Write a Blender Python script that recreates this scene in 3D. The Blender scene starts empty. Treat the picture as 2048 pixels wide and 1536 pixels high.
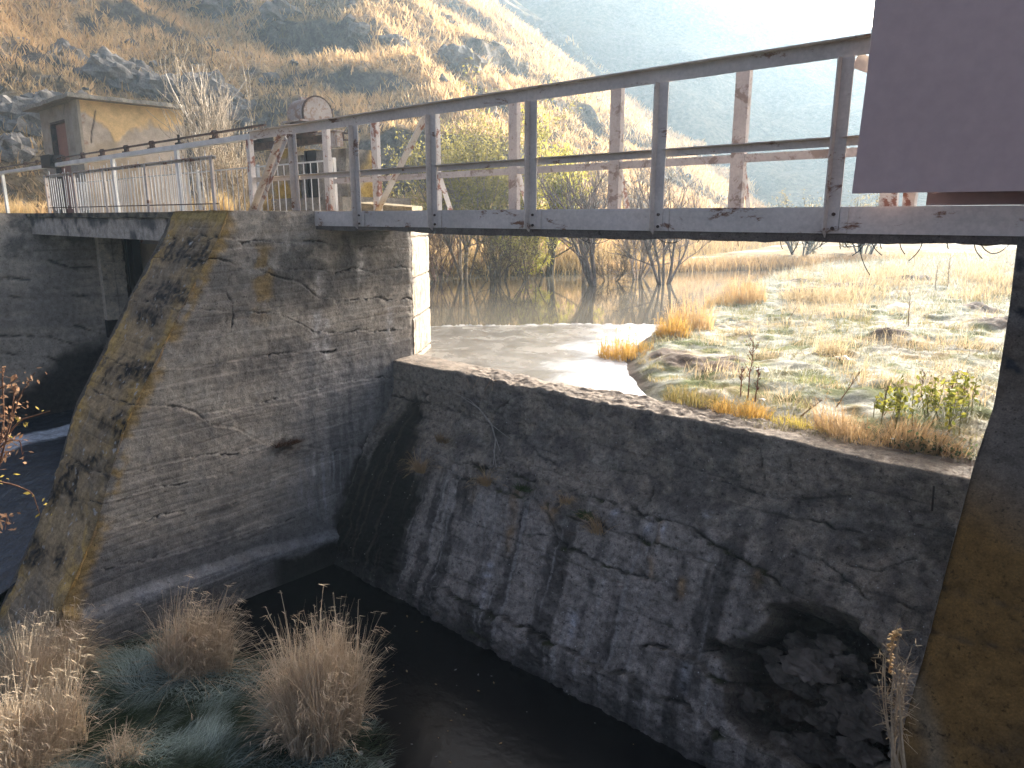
import bpy, math, random
import numpy as np
from mathutils import Vector

S = bpy.context.scene
COL = S.collection
R = math.radians
rng = np.random.default_rng(11)
random.seed(11)

# ------------------------------------------------------------------ camera, light, exposure
F_PX, PITCH, HEAD = 1450.0, R(13.0), R(47.5)      # focal length in px of a 2048 wide frame; X runs along the dam, Y upstream
cd = bpy.data.cameras.new('camera')
cam = bpy.data.objects.new('camera', cd)
COL.objects.link(cam)
cd.sensor_width = 36.0
cd.lens = F_PX / 2048.0 * 36.0
cd.clip_start = 0.05
cd.clip_end = 3000
cam.location = (0, 0, 0)
cam.rotation_euler = (math.pi / 2 - PITCH, 0, math.pi / 2 - HEAD)
S.camera = cam

SUN_AZ, SUN_EL = R(-5.0), R(21.0)                 # azimuth from +Y towards +X
SUN = Vector((math.sin(SUN_AZ) * math.cos(SUN_EL), math.cos(SUN_AZ) * math.cos(SUN_EL), math.sin(SUN_EL)))
W = bpy.data.worlds.new('World')
S.world = W
W.use_nodes = True
wn = W.node_tree
bg = wn.nodes['Background']
sky = wn.nodes.new('ShaderNodeTexSky')
sky.sky_type = 'NISHITA'
sky.sun_disc = False
sky.sun_elevation = SUN_EL
sky.sun_rotation = SUN_AZ
sky.air_density = 0.3
sky.dust_density = 8.0
sky.ozone_density = 0.0
wn.links.new(sky.outputs[0], bg.inputs[0])
bg.inputs[1].default_value = 0.15
sd = bpy.data.lights.new('sun', 'SUN')
sd.energy = 3.5
sd.angle = R(0.6)
sd.color = (1.0, 0.94, 0.85)
so = bpy.data.objects.new('sun', sd)
COL.objects.link(so)
so.rotation_euler = SUN.to_track_quat('Z', 'Y').to_euler()
S.view_settings.view_transform = 'Standard'
S.view_settings.look = 'None'
S.view_settings.gamma = 1.0
S.view_settings.use_curve_mapping = False
S.view_settings.exposure = 1.92
HAZE_DENSITY, HAZE_G = 0.00145, 0.54
S.render.engine = 'CYCLES'
S.cycles.max_bounces = 8
S.cycles.diffuse_bounces = 3
S.cycles.volume_bounces = 1
S.cycles.transparent_max_bounces = 8
S.cycles.caustics_reflective = False
S.cycles.caustics_refractive = False

# ------------------------------------------------------------------ measuring helpers (photo pixel -> world ray)
_fh = np.array([-math.cos(HEAD), math.sin(HEAD), 0.0])
_rt = np.array([math.sin(HEAD), math.cos(HEAD), 0.0])
_fw = math.cos(PITCH) * _fh - math.sin(PITCH) * np.array([0, 0, 1.0])
_up = math.sin(PITCH) * _fh + math.cos(PITCH) * np.array([0, 0, 1.0])


def ray(u, v):
    return _fw * F_PX + _rt * (u - 1024) + _up * (768 - v)


def onX(u, v, x):
    d = ray(u, v)
    return d * (x / d[0])


def onY(u, v, y):
    d = ray(u, v)
    return d * (y / d[1])


def onZ(u, v, z):
    d = ray(u, v)
    return d * (z / d[2])


def px(P):
    z = P @ _fw
    return 1024 + F_PX * (P @ _rt) / z, 768 - F_PX * (P @ _up) / z


# ------------------------------------------------------------------ noise
_perm = np.random.default_rng(5).permutation(256).astype(np.int64)
_perm = np.concatenate([_perm, _perm, _perm])
_g3 = np.random.default_rng(6).normal(size=(256, 3))
_g3 /= np.linalg.norm(_g3, axis=1)[:, None]


def perlin(p):
    p = np.asarray(p, float)
    sh = p.shape[:-1]
    p = p.reshape(-1, 3)
    i = np.floor(p).astype(np.int64)
    f = p - i
    i &= 255
    w = f * f * f * (f * (f * 6 - 15) + 10)
    out = np.zeros(len(p))
    for dx in (0, 1):
        for dy in (0, 1):
            for dz in (0, 1):
                h = _perm[_perm[_perm[i[:, 0] + dx] + i[:, 1] + dy] + i[:, 2] + dz]
                g = _g3[h]
                d = g[:, 0] * (f[:, 0] - dx) + g[:, 1] * (f[:, 1] - dy) + g[:, 2] * (f[:, 2] - dz)
                out += d * (w[:, 0] if dx else 1 - w[:, 0]) * (w[:, 1] if dy else 1 - w[:, 1]) * (w[:, 2] if dz else 1 - w[:, 2])
    return (out * 1.6).reshape(sh)


def fbm(p, oct=4, lac=2.03, gain=0.5, sc=1.0, off=0.0):
    p = np.asarray(p, float) * sc + off
    a, o, n = 1.0, 0.0, 0.0
    for _ in range(oct):
        o = o + a * perlin(p)
        n += a
        p = p * lac + 7.3
        a *= gain
    return o / n * 1.5


def sst(a, b, x):
    t = np.clip((x - a) / (b - a), 0, 1)
    return t * t * (3 - 2 * t)


def mix(c, d, m):
    return c + (np.asarray(d) - c) * m[..., None]


def dpoly(U, V, poly):
    """distance from points to a polyline, in the units of U, V"""
    best = np.full(U.shape, 1e9)
    for (a, b), (c, d) in zip(poly[:-1], poly[1:]):
        ex, ey = c - a, d - b
        t = np.clip(((U - a) * ex + (V - b) * ey) / (ex * ex + ey * ey + 1e-9), 0, 1)
        best = np.minimum(best, np.hypot(U - a - t * ex, V - b - t * ey))
    return best


def inpoly(U, V, poly):
    ins = np.zeros(U.shape, bool)
    n = len(poly)
    for k in range(n):
        x1, y1 = poly[k]
        x2, y2 = poly[(k + 1) % n]
        c = ((y1 > V) != (y2 > V)) & (U < (x2 - x1) * (V - y1) / (y2 - y1 + 1e-12) + x1)
        ins ^= c
    return ins


def sdpoly(U, V, poly):
    d = dpoly(U, V, list(poly) + [poly[0]])
    return np.where(inpoly(U, V, poly), -d, d)


# ------------------------------------------------------------------ mesh building
class MB:
    def __init__(s):
        s.v, s.f, s.c, s.n = [], [], [], 0

    def add(s, v, f, c=None):
        v = np.asarray(v, float).reshape(-1, 3)
        s.v.append(v)
        if isinstance(f, np.ndarray):
            s.f.append(f.astype(np.int64) + s.n)
        else:
            for k in sorted({len(q) for q in f}):
                s.f.append(np.array([q for q in f if len(q) == k], np.int64) + s.n)
        if c is None:
            c = (1, 1, 1)
        c = np.asarray(c, float)
        if c.ndim == 1:
            c = np.tile(c, (len(v), 1))
        s.c.append(c.reshape(-1, 3))
        s.n += len(v)
        return s

    def grid(s, P, c=None, flip=False):
        n, m = P.shape[:2]
        i = np.arange(n * m).reshape(n, m)
        q = np.stack([i[:-1, :-1], i[1:, :-1], i[1:, 1:], i[:-1, 1:]], -1).reshape(-1, 4)
        if flip:
            q = q[:, ::-1]
        return s.add(P.reshape(-1, 3), q, c)

    def hexa(s, pts, c=None):
        """eight corners: bottom ring 0-3, top ring 4-7"""
        f = [(0, 3, 2, 1), (4, 5, 6, 7), (0, 1, 5, 4), (1, 2, 6, 5), (2, 3, 7, 6), (3, 0, 4, 7)]
        return s.add(pts, f, c)

    def box(s, x0, x1, y0, y1, z0, z1, c=None):
        return s.hexa([(x0, y0, z0), (x1, y0, z0), (x1, y1, z0), (x0, y1, z0), (x0, y0, z1), (x1, y0, z1), (x1, y1, z1), (x0, y1, z1)], c)

    def bar(s, a, b, w, h, up=(0, 0, 1), c=None):
        a, b = np.array(a, float), np.array(b, float)
        d = (b - a) / np.linalg.norm(b - a)
        sx = np.cross(d, up)
        sx /= np.linalg.norm(sx)
        sy = np.cross(sx, d)
        o = [(-w / 2, -h / 2), (w / 2, -h / 2), (w / 2, h / 2), (-w / 2, h / 2)]
        return s.hexa([a + sx * i + sy * j for i, j in o] + [b + sx * i + sy * j for i, j in o], c)

    def tube(s, pts, rad, sides=6, c=None, cap=True):
        pts = np.asarray(pts, float)
        n = len(pts)
        rad = np.broadcast_to(np.asarray(rad, float), (n,))
        t = np.gradient(pts, axis=0)
        t /= np.linalg.norm(t, axis=1)[:, None] + 1e-12
        ref = np.array([0.31, 0.17, 0.93]) if abs(t[0, 2]) < 0.9 else np.array([1.0, 0.1, 0.05])
        x = np.cross(t, ref)
        x /= np.linalg.norm(x, axis=1)[:, None] + 1e-12
        y = np.cross(t, x)
        a = np.linspace(0, 2 * np.pi, sides, endpoint=False)
        P = pts[:, None] + rad[:, None, None] * (np.cos(a)[None, :, None] * x[:, None] + np.sin(a)[None, :, None] * y[:, None])
        i = np.arange(n * sides).reshape(n, sides)
        j = np.roll(i, -1, 1)
        q = np.stack([i[:-1], j[:-1], j[1:], i[1:]], -1).reshape(-1, 4)
        s.add(P.reshape(-1, 3), q, c)
        if cap:
            for ring, k in ((P[0][::-1], 0), (P[-1], 1)):
                m = np.vstack([ring, ring.mean(0)])
                f = [(k2, (k2 + 1) % sides, sides) for k2 in range(sides)]
                s.add(m, f, c)
        return s

    def build(s, name, mat, parent=None, smooth=False):
        me = bpy.data.meshes.new(name)
        V = np.vstack(s.v) if s.v else np.zeros((0, 3))
        if parent is not None:
            V = V - np.array(parent_loc(parent))
        C = np.vstack(s.c)
        sizes, idx = [], []
        for f in s.f:
            sizes.append(np.full(len(f), f.shape[1], np.int64))
            idx.append(f.reshape(-1))
        sizes = np.concatenate(sizes)
        idx = np.concatenate(idx)
        me.vertices.add(len(V))
        me.vertices.foreach_set('co', V.astype(np.float32).ravel())
        me.loops.add(len(idx))
        me.loops.foreach_set('vertex_index', idx.astype(np.int32))
        me.polygons.add(len(sizes))
        st = np.concatenate([[0], np.cumsum(sizes)[:-1]])
        me.polygons.foreach_set('loop_start', st.astype(np.int32))
        me.polygons.foreach_set('loop_total', sizes.astype(np.int32))
        me.polygons.foreach_set('use_smooth', np.full(len(sizes), bool(smooth)))
        me.update(calc_edges=True)
        a = me.attributes.new('Col', 'FLOAT_COLOR', 'POINT')
        a.data.foreach_set('color', np.hstack([C, np.ones((len(C), 1))]).astype(np.float32).ravel())
        me.materials.append(mat)
        o = bpy.data.objects.new(name, me)
        COL.objects.link(o)
        if parent is not None:
            o.parent = parent
        return o


def parent_loc(o):
    l = np.zeros(3)
    while o is not None:
        l = l + np.array(o.location)
        o = o.parent
    return l


def tag(o, label, cat, group=None, kind=None):
    o['label'] = label
    o['category'] = cat
    if group:
        o['group'] = group
    if kind:
        o['kind'] = kind
    return o


def thing(name, label, cat, loc, group=None):
    o = bpy.data.objects.new(name, None)
    o.empty_display_size = 0.2
    COL.objects.link(o)
    o.location = tuple(float(k) for k in loc)
    return tag(o, label, cat, group)


def structure(o):
    o['kind'] = 'structure'
    return o


def copy_child(o, parent, dx):
    c = o.copy()
    COL.objects.link(c)
    c.parent = parent
    c.location = (o.location[0] + dx[0], o.location[1] + dx[1], o.location[2] + dx[2])
    for ch in list(o.children):
        g = ch.copy()
        COL.objects.link(g)
        g.parent = c
    return c


# ------------------------------------------------------------------ materials
def newmat(name):
    m = bpy.data.materials.new(name)
    m.use_nodes = True
    return m, m.node_tree, m.node_tree.nodes['Principled BSDF']


def nd(nt, typ, **kw):
    n = nt.nodes.new(typ)
    for k, v in kw.items():
        setattr(n, k, v)
    return n


def noise_tex(nt, scale, detail=6, rough=0.6, vec=None, dist=0.0):
    n = nd(nt, 'ShaderNodeTexNoise')
    n.inputs['Scale'].default_value = scale
    n.inputs['Detail'].default_value = detail
    n.inputs['Roughness'].default_value = rough
    n.inputs['Distortion'].default_value = dist
    if vec is not None:
        nt.links.new(vec, n.inputs['Vector'])
    return n


def ramp(nt, fac, stops):
    r = nd(nt, 'ShaderNodeValToRGB')
    e = r.color_ramp.elements
    while len(e) < len(stops):
        e.new(0.5)
    for k, (p, c) in enumerate(stops):
        e[k].position = p
        e[k].color = (c, c, c, 1) if isinstance(c, (int, float)) else (*c, 1)
    nt.links.new(fac, r.inputs[0])
    return r


def mul(nt, a, b, fac=1.0, mode='MULTIPLY'):
    m = nd(nt, 'ShaderNodeMix', data_type='RGBA', blend_type=mode)
    if isinstance(fac, float):
        m.inputs[0].default_value = fac
    else:
        nt.links.new(fac, m.inputs[0])
    for s, k in ((a, 6), (b, 7)):
        if isinstance(s, tuple):
            m.inputs[k].default_value = (*s, 1)
        else:
            nt.links.new(s, m.inputs[k])
    return m.outputs[2]


def bump(nt, b, h, strength, dist, prev=None):
    n = nd(nt, 'ShaderNodeBump')
    n.inputs['Strength'].default_value = strength
    n.inputs['Distance'].default_value = dist
    nt.links.new(h, n.inputs['Height'])
    if prev is not None:
        nt.links.new(prev, n.inputs['Normal'])
    nt.links.new(n.outputs[0], b.inputs['Normal'])
    return n.outputs[0]


def attr_mat(name, rough=0.9, n1=9.0, lo=0.55, hi=1.4, n2=70.0, lo2=0.6, hi2=1.35, b1=0.6, bd=0.02, spec=0.25, speck=None, pits=None):
    """colour comes from the mesh (its own stains, lichen, dirt), broken up by two scales of noise"""
    m, nt, b = newmat(name)
    at = nd(nt, 'ShaderNodeAttribute', attribute_name='Col')
    tc = nd(nt, 'ShaderNodeTexCoord')
    a = noise_tex(nt, n1, 7, 0.65, tc.outputs['Object'])
    c = noise_tex(nt, n2, 4, 0.7, tc.outputs['Object'])
    r1 = ramp(nt, a.outputs[0], [(0.3, lo), (0.7, hi)])
    r2 = ramp(nt, c.outputs[0], [(0.3, lo2), (0.7, hi2)])
    col = mul(nt, mul(nt, at.outputs[0], r1.outputs[0]), r2.outputs[0])
    if pits:
        pn = noise_tex(nt, pits, 3, 0.75, tc.outputs['Object'], 0.3)
        pr = ramp(nt, pn.outputs[0], [(0.30, 0.35), (0.42, 1.0)])
        col = mul(nt, col, pr.outputs[0])
    if speck:
        v = nd(nt, 'ShaderNodeTexVoronoi')
        v.inputs['Scale'].default_value = speck
        nt.links.new(tc.outputs['Object'], v.inputs['Vector'])
        vr = ramp(nt, v.outputs['Distance'], [(0.10, 1.0), (0.2, 0.0)])
        sel = ramp(nt, v.outputs['Color'], [(0.80, 0.0), (0.84, 1.0)])
        f = mul(nt, vr.outputs[0], sel.outputs[0])
        col = mul(nt, col, (0.42, 0.41, 0.39), f, 'MIX')
    nt.links.new(col, b.inputs['Base Color'])
    b.inputs['Roughness'].default_value = rough
    b.inputs['Specular IOR Level'].default_value = spec
    p = bump(nt, b, a.outputs[0], b1, bd)
    bump(nt, b, c.outputs[0], b1, bd * 0.25, p)
    return m


def foliage_mat(name, trans=0.4, rough=0.75):
    m, nt, b = newmat(name)
    at = nd(nt, 'ShaderNodeAttribute', attribute_name='Col')
    b.inputs['Roughness'].default_value = rough
    b.inputs['Specular IOR Level'].default_value = 0.2
    nt.links.new(at.outputs[0], b.inputs['Base Color'])
    t = nd(nt, 'ShaderNodeBsdfTranslucent')
    nt.links.new(at.outputs[0], t.inputs[0])
    ms = nd(nt, 'ShaderNodeMixShader')
    ms.inputs[0].default_value = trans
    nt.links.new(b.outputs[0], ms.inputs[1])
    nt.links.new(t.outputs[0], ms.inputs[2])
    nt.links.new(ms.outputs[0], nt.nodes['Material Output'].inputs[0])
    return m


def paint_mat(name, base, rust=(0.16, 0.075, 0.04), amount=0.42, scale=5.0, rough=0.6, stretch=(1, 1, 1), vary=1.0):
    m, nt, b = newmat(name)
    tc = nd(nt, 'ShaderNodeTexCoord')
    mp = nd(nt, 'ShaderNodeMapping')
    mp.inputs['Scale'].default_value = stretch
    nt.links.new(tc.outputs['Object'], mp.inputs[0])
    a = noise_tex(nt, scale, 9, 0.72, mp.outputs[0], 0.4)
    d = noise_tex(nt, scale * 0.35, 4, 0.6, mp.outputs[0])
    e = noise_tex(nt, scale * 9, 3, 0.6, tc.outputs['Object'])
    tone = ramp(nt, d.outputs[0], [(0.3, 1 - 0.28 * vary), (0.7, 1 + 0.12 * vary)])
    tone2 = ramp(nt, e.outputs[0], [(0.3, 1 - 0.14 * vary), (0.7, 1 + 0.08 * vary)])
    col = mul(nt, mul(nt, base, tone.outputs[0]), tone2.outputs[0])
    msk = ramp(nt, a.outputs[0], [(1 - amount, 0.0), (1 - amount + 0.05, 1.0)])
    col = mul(nt, col, rust, msk.outputs[0], 'MIX')
    nt.links.new(col, b.inputs['Base Color'])
    b.inputs['Roughness'].default_value = rough
    b.inputs['Specular IOR Level'].default_value = 0.35
    bump(nt, b, a.outputs[0], 0.25, 0.006)
    return m


M = {}
M['concrete'] = attr_mat('weathered_concrete', 0.92, 11.0, 0.66, 1.32, 85.0, 0.66, 1.32, 0.7, 0.016, 0.2, pits=30.0)
M['weir'] = attr_mat('eroded_concrete', 0.9, 13.0, 0.58, 1.4, 80.0, 0.6, 1.36, 0.9, 0.024, 0.2, speck=30.0, pits=26.0)
M['plaster'] = attr_mat('old_plaster', 0.9, 4.0, 0.8, 1.2, 40.0, 0.85, 1.12, 0.35, 0.012)
M['soil'] = attr_mat('soil', 0.95, 6.0, 0.6, 1.35, 60.0, 0.6, 1.4, 0.8, 0.03, 0.15)
M['hill'] = attr_mat('hill_ground', 0.95, 1.7, 0.5, 1.5, 8.0, 0.5, 1.5, 1.0, 0.22, 0.1)
M['rock'] = attr_mat('rock', 0.9, 2.5, 0.6, 1.3, 14.0, 0.65, 1.3, 0.9, 0.06, 0.2)
M['steel'] = paint_mat('grey_painted_steel', (0.56, 0.505, 0.455), amount=0.42, scale=4.0, stretch=(0.6, 1, 1.4))
M['steel_old'] = paint_mat('worn_painted_steel', (0.55, 0.52, 0.49), (0.22, 0.10, 0.07), 0.47, 6.0)
M['steel_pink'] = paint_mat('faded_pink_painted_steel', (0.45, 0.40, 0.375), (0.22, 0.17, 0.145), 0.47, 5.0)
M['fence'] = paint_mat('fence_paint', (0.62, 0.62, 0.60), amount=0.34, scale=8.0)
M['rust'] = paint_mat('rusty_iron', (0.10, 0.065, 0.05), (0.05, 0.035, 0.03), 0.5, 8.0, 0.8)
M['black'] = paint_mat('tarred_iron', (0.022, 0.021, 0.021), (0.05, 0.04, 0.035), 0.4, 9.0, 0.7)
M['hood'] = paint_mat('dented_hood_paint', (0.40, 0.355, 0.32), (0.25, 0.17, 0.13), 0.52, 6.0)
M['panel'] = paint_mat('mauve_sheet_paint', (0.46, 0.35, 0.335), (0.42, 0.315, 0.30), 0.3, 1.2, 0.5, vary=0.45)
M['door'] = paint_mat('brown_door_paint', (0.24, 0.10, 0.075), (0.13, 0.06, 0.05), 0.42, 3.0, 0.6)
M['wood'] = paint_mat('grey_weathered_wood', (0.20, 0.17, 0.14), (0.09, 0.075, 0.065), 0.45, 5.0, 0.9, (1, 1, 0.15))
M['bark'] = attr_mat('bark', 0.95, 6.0, 0.6, 1.3, 30.0, 0.7, 1.3, 0.6, 0.02, 0.1)
M['grass'] = foliage_mat('dry_grass', 0.45)
M['leaf'] = foliage_mat('leaf', 0.5, 0.6)
M['litter'] = foliage_mat('thin_plastic', 0.35, 0.4)


def water_mat(name, col, rough, bscale, bstr, dist):
    m, nt, b = newmat(name)
    b.inputs['Base Color'].default_value = (*col, 1)
    b.inputs['Roughness'].default_value = rough
    b.inputs['IOR'].default_value = 1.33
    tc = nd(nt, 'ShaderNodeTexCoord')
    n = noise_tex(nt, bscale, 4, 0.55, tc.outputs['Object'])
    bump(nt, b, n.outputs[0], bstr, dist)
    return m


M['water'] = water_mat('still_water', (0.13, 0.12, 0.095), 0.04, 1.2, 0.06, 0.02)
M['pool'] = water_mat('dark_pool_water', (0.004, 0.004, 0.005), 0.22, 4.0, 0.3, 0.02)
M['pool'].node_tree.nodes['Principled BSDF'].inputs['Specular IOR Level'].default_value = 0.25


def ice_mat():
    m, nt, b = newmat('frosted_ice')
    tc = nd(nt, 'ShaderNodeTexCoord')
    mp = nd(nt, 'ShaderNodeMapping')
    mp.inputs['Scale'].default_value = (1.0, 1.0, 1.0)
    nt.links.new(tc.outputs['Object'], mp.inputs[0])
    a = noise_tex(nt, 1.6, 8, 0.65, mp.outputs[0], 0.5)
    d = noise_tex(nt, 22.0, 4, 0.7, mp.outputs[0])
    at = nd(nt, 'ShaderNodeAttribute', attribute_name='Col')
    r = ramp(nt, a.outputs[0], [(0.3, 0.55), (0.7, 1.2)])
    nt.links.new(mul(nt, at.outputs[0], r.outputs[0]), b.inputs['Base Color'])
    rr = ramp(nt, a.outputs[0], [(0.35, 0.10), (0.65, 0.36)])
    nt.links.new(rr.outputs[0], b.inputs['Roughness'])
    b.inputs['IOR'].default_value = 1.31
    p = bump(nt, b, a.outputs[0], 0.3, 0.03)
    bump(nt, b, d.outputs[0], 0.5, 0.012, p)
    return m


M['ice'] = ice_mat()

# ------------------------------------------------------------------ haze: the cold morning mist of the valley
hb = MB()
hb.box(-130, 42, -25, 172, -8, 43)
hz = bpy.data.materials.new('mist')
hz.use_nodes = True
hnt = hz.node_tree
hnt.nodes.remove(hnt.nodes['Principled BSDF'])
pv = hnt.nodes.new('ShaderNodeVolumePrincipled')
pv.inputs['Color'].default_value = (0.60, 0.83, 1.0, 1)
pv.inputs['Density'].default_value = HAZE_DENSITY
pv.inputs['Anisotropy'].default_value = HAZE_G
hnt.links.new(pv.outputs[0], hnt.nodes['Material Output'].inputs['Volume'])
ho = hb.build('haze', hz)
ho['kind'] = 'stuff'

# ------------------------------------------------------------------ terrain
FOOT = [(-34, -30), (-30, -6), (-28.5, 5), (-27, 11), (-22.5, 14.5), (-18.8, 17.6), (-16.6, 21), (-15.6, 24.2), (-16.2, 28), (-18, 36), (-20.5, 48), (-27.5, 73), (-49, 146), (-58, 180)]
Z_RES, Z_POOL = -2.0, -4.48


def foot_dist(X, Y):
    d = dpoly(X, Y, FOOT)
    right_side = inpoly(X, Y, FOOT + [(-58, 400), (400, 400), (400, -30)])
    return np.where(right_side, -d, d)


def hill_z(X, Y, detail=True):
    c = foot_dist(X, Y)
    P = np.stack([X, Y, np.zeros_like(X)], -1)
    # spurs run down the slope, a little across it
    al = X * -0.42 + Y * 0.91
    Q = np.stack([al / 10.5, c / 70.0, np.zeros_like(X)], -1)
    warp = fbm(P / 17.0, 3) * 0.55
    Q[..., 0] += warp
    rid = 1 - np.abs(fbm(Q, 2)) * 1.7
    cc = np.maximum(c, 0)
    z = -1.75 + 0.5 * sst(0, 1.5, c) + np.maximum(c - 2.0, 0) * 0.70
    amp = sst(0.5, 9, c) * (1.5 + 2.0 * sst(15, 35, c))
    z = z + amp * (rid - 0.55)
    z = z + fbm(P / 6.0, 4) * 0.55 * sst(1.0, 8, c)
    # rock bands
    msk = sst(0.12, 0.4, fbm(P / 14.0, 3, off=31.0)) * sst(2.5, 5, c)
    ph = (z + fbm(P / 5.0, 3, off=9) * 1.1) / 4.2
    fr = ph - np.floor(ph)
    z = z + msk * (sst(0.35, 0.6, fr) - fr) * 2.2
    z = z + fbm(P, 4, sc=0.7) * 0.30 * sst(0.5, 4, c)
    z = np.where(c < 0, -1.75 + c * 0.5, z)
    # bench with the gatehouse
    bench = sst(6.5, 2.5, np.hypot(np.maximum(np.abs(X + 25.0) - 3.0, 0), np.maximum(np.abs(Y - 6.0) - 6.0, 0)))
    z = z * (1 - bench) + 0.06 * bench
    return z, c


GOLD = np.array([0.47, 0.325, 0.165])
ROCK = np.array([0.125, 0.108, 0.09])
BRUSH = np.array([0.19, 0.14, 0.075])


def axis(a, b, n, pw=1.0):
    return a + (b - a) * np.linspace(0, 1, n) ** pw


xs = np.concatenate([np.linspace(-118, -62, 80), np.linspace(-61.6, -9, 240)])
ys = np.concatenate([np.linspace(-25, 8, 80), np.linspace(8.4, 60, 230), np.linspace(60.6, 158, 140)])
X, Y = np.meshgrid(xs, ys, indexing='ij')
Z, Cf = hill_z(X, Y)
Z = np.minimum(Z, 39 + 2 * np.sin(X * 0.3))
gx = np.gradient(Z, xs, axis=0)
gy = np.gradient(Z, ys, axis=1)
slope = np.hypot(gx, gy)
P = np.stack([X, Y, Z], -1)
rockm = sst(0.95, 1.35, slope + fbm(P, 3, sc=0.5) * 0.25)
g = fbm(P, 4, sc=0.16, off=3)
col = mix(np.tile(GOLD, (*X.shape, 1)), BRUSH, sst(0.0, 0.5, g))
col = mix(col, np.array([0.28, 0.26, 0.22]), sst(0.15, 0.5, fbm(P, 4, sc=0.5, off=17)) * 0.6)
col = mix(col, ROCK, rockm)
col = mix(col, np.array([0.12, 0.10, 0.06]), sst(1.2, -0.5, Cf))
mb = MB()
mb.grid(P, col.reshape(-1, 3))
hill = structure(mb.build('hill', M['hill'], smooth=True))

# far hill across the bend, closing the valley
th = np.linspace(-68, 30, 190)
rr = np.linspace(76, 160, 110)
T, RR = np.meshgrid(np.radians(th), rr, indexing='ij')
X2, Y2 = np.sin(T) * RR, np.cos(T) * RR
el = np.interp(np.degrees(T), [-68, -48, -38, -29.5, -26.2, -22.2, -19.2, -12, 0, 30], [17, 17, 17, 16.3, 14.8, 13.55, 12.1, 11.0, 9.5, 8])
P2 = np.stack([X2, Y2, np.zeros_like(X2)], -1)
H = np.tan(np.radians(el)) * 142
fr2 = np.clip((RR - 76) / 66, 0, 1)
Z2 = -1.9 + (H + 2) * (fr2 ** 1.15) + fbm(P2 / 16.0, 5) * 3.6 * sst(0.02, 0.35, fr2) * (1 - 0.6 * sst(0.8, 1.0, fr2)) + fbm(P2 / 3.5, 3) * 0.6 * sst(0.05, 0.3, fr2)
Z2 = np.minimum(Z2, 41)
P2[..., 2] = Z2
c2 = mix(np.tile(np.array([0.13, 0.11, 0.075]), (*X2.shape, 1)), ROCK, sst(0.0, 0.35, fbm(P2, 4, sc=0.06)))
mb = MB()
mb.grid(P2, c2.reshape(-1, 3))
structure(mb.build('far_hill', M['hill'], smooth=True))

# bed sheet under everything
mb = MB()
gx_ = np.concatenate([np.linspace(-900, -60, 8), np.linspace(-50, 50, 12), np.linspace(60, 900, 8)])
GX, GY = np.meshgrid(gx_, gx_, indexing='ij')
mb.grid(np.stack([GX, GY, np.full_like(GX, -6.5)], -1), (0.10, 0.09, 0.07))
structure(mb.build('ground', M['soil']))

# reservoir
mb = MB()
mb.box(-120, 40, 6.42, 165, -6.0, Z_RES)
structure(mb.build('reservoir_water', M['water']))

# ------------------------------------------------------------------ pasture on the right bank
SHORE = [(0.5, 6.36), (-1.6, 6.40), (-3.62, 6.42), (-4.3, 6.95), (-5.1, 7.75), (-5.75, 8.65), (-6.25, 9.9), (-6.9, 11.5), (-7.3, 13.2), (-8.1, 16.2), (-9.1, 19.8), (-9.6, 23), (-9.8, 26.5), (-8.6, 31), (-5, 38), (-1, 47), (4, 56), (12, 66)]
REGION = SHORE + [(40, 70), (40, 6.36)]


def pasture_z(X, Y):
    s = -sdpoly(X, Y, REGION)
    s = np.where(Y < 7.6, np.minimum(s, np.maximum(np.hypot(np.minimum(X + 3.6, 0), 0) * -1 + 0.6, s)), s)
    P = np.stack([X, Y, np.zeros_like(X)], -1)
    hum = fbm(P, 4, sc=0.55) * 0.10 + fbm(P, 3, sc=1.9, off=4) * 0.055 + fbm(P, 3, sc=6, off=8) * 0.022
    z = Z_RES - 0.12 + 0.32 * sst(-0.40, 0.55, s) + 0.12 * sst(0.7, 5, s) + hum * sst(-0.35, 0.6, s)
    z = z + 0.22 * sst(15, 40, Y)
    edge = sst(7.3, 6.5, Y) * sst(-3.8, -3.2, X)
    z = z * (1 - edge) + (-1.90 + hum * 0.3) * edge
    return z, s


xs = np.linspace(-12.5, 3, 420)
ys = 6.38 + 60 * np.linspace(0, 1, 620) ** 2.0
X, Y = np.meshgrid(xs, ys, indexing='ij')
Z, Sd = pasture_z(X, Y)
MOLE = [(-4.5, 8.2, 0.34, 0.07), (-4.95, 8.5, 0.28, 0.06), (-4.0, 8.0, 0.3, 0.05), (-4.1, 8.6, 0.25, 0.05), (-2.95, 11.2, 0.26, 0.12), (-6.6, 17.5, 0.5, 0.10), (-6.0, 19.0, 0.5, 0.12), (-5.2, 21.5, 0.6, 0.14), (-7.6, 20.0, 0.5, 0.10), (-2.6, 15.5, 0.4, 0.10), (-1.9, 13.4, 0.45, 0.12)]
soilm = np.zeros_like(X)
for mx, my, mr, mh in MOLE:
    d = np.hypot(X - mx, Y - my)
    g = np.exp(-(d / mr) ** 2)
    Z += mh * g * (1 + 0.5 * fbm(np.stack([X, Y, X * 0], -1), 4, sc=6))
    soilm = np.maximum(soilm, sst(0.25, 0.6, g))
P = np.stack([X, Y, Z], -1)
frost = np.array([0.40, 0.41, 0.37])
green = np.array([0.12, 0.14, 0.05])
straw = np.array([0.30, 0.225, 0.11])
soil = np.array([0.12, 0.092, 0.072])
f1 = fbm(P * [1, 1, 0], 5, sc=0.8, off=2)
f2 = fbm(P * [1, 1, 0], 4, sc=2.7, off=12)
col = mix(np.tile(green, (*X.shape, 1)), straw, sst(-0.1, 0.3, f1))
col = mix(col, frost, np.clip(sst(-0.35, 0.25, f2 + 0.3 * f1 + 0.03 * (Y - 9)), 0, 1) * 0.7)
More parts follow.
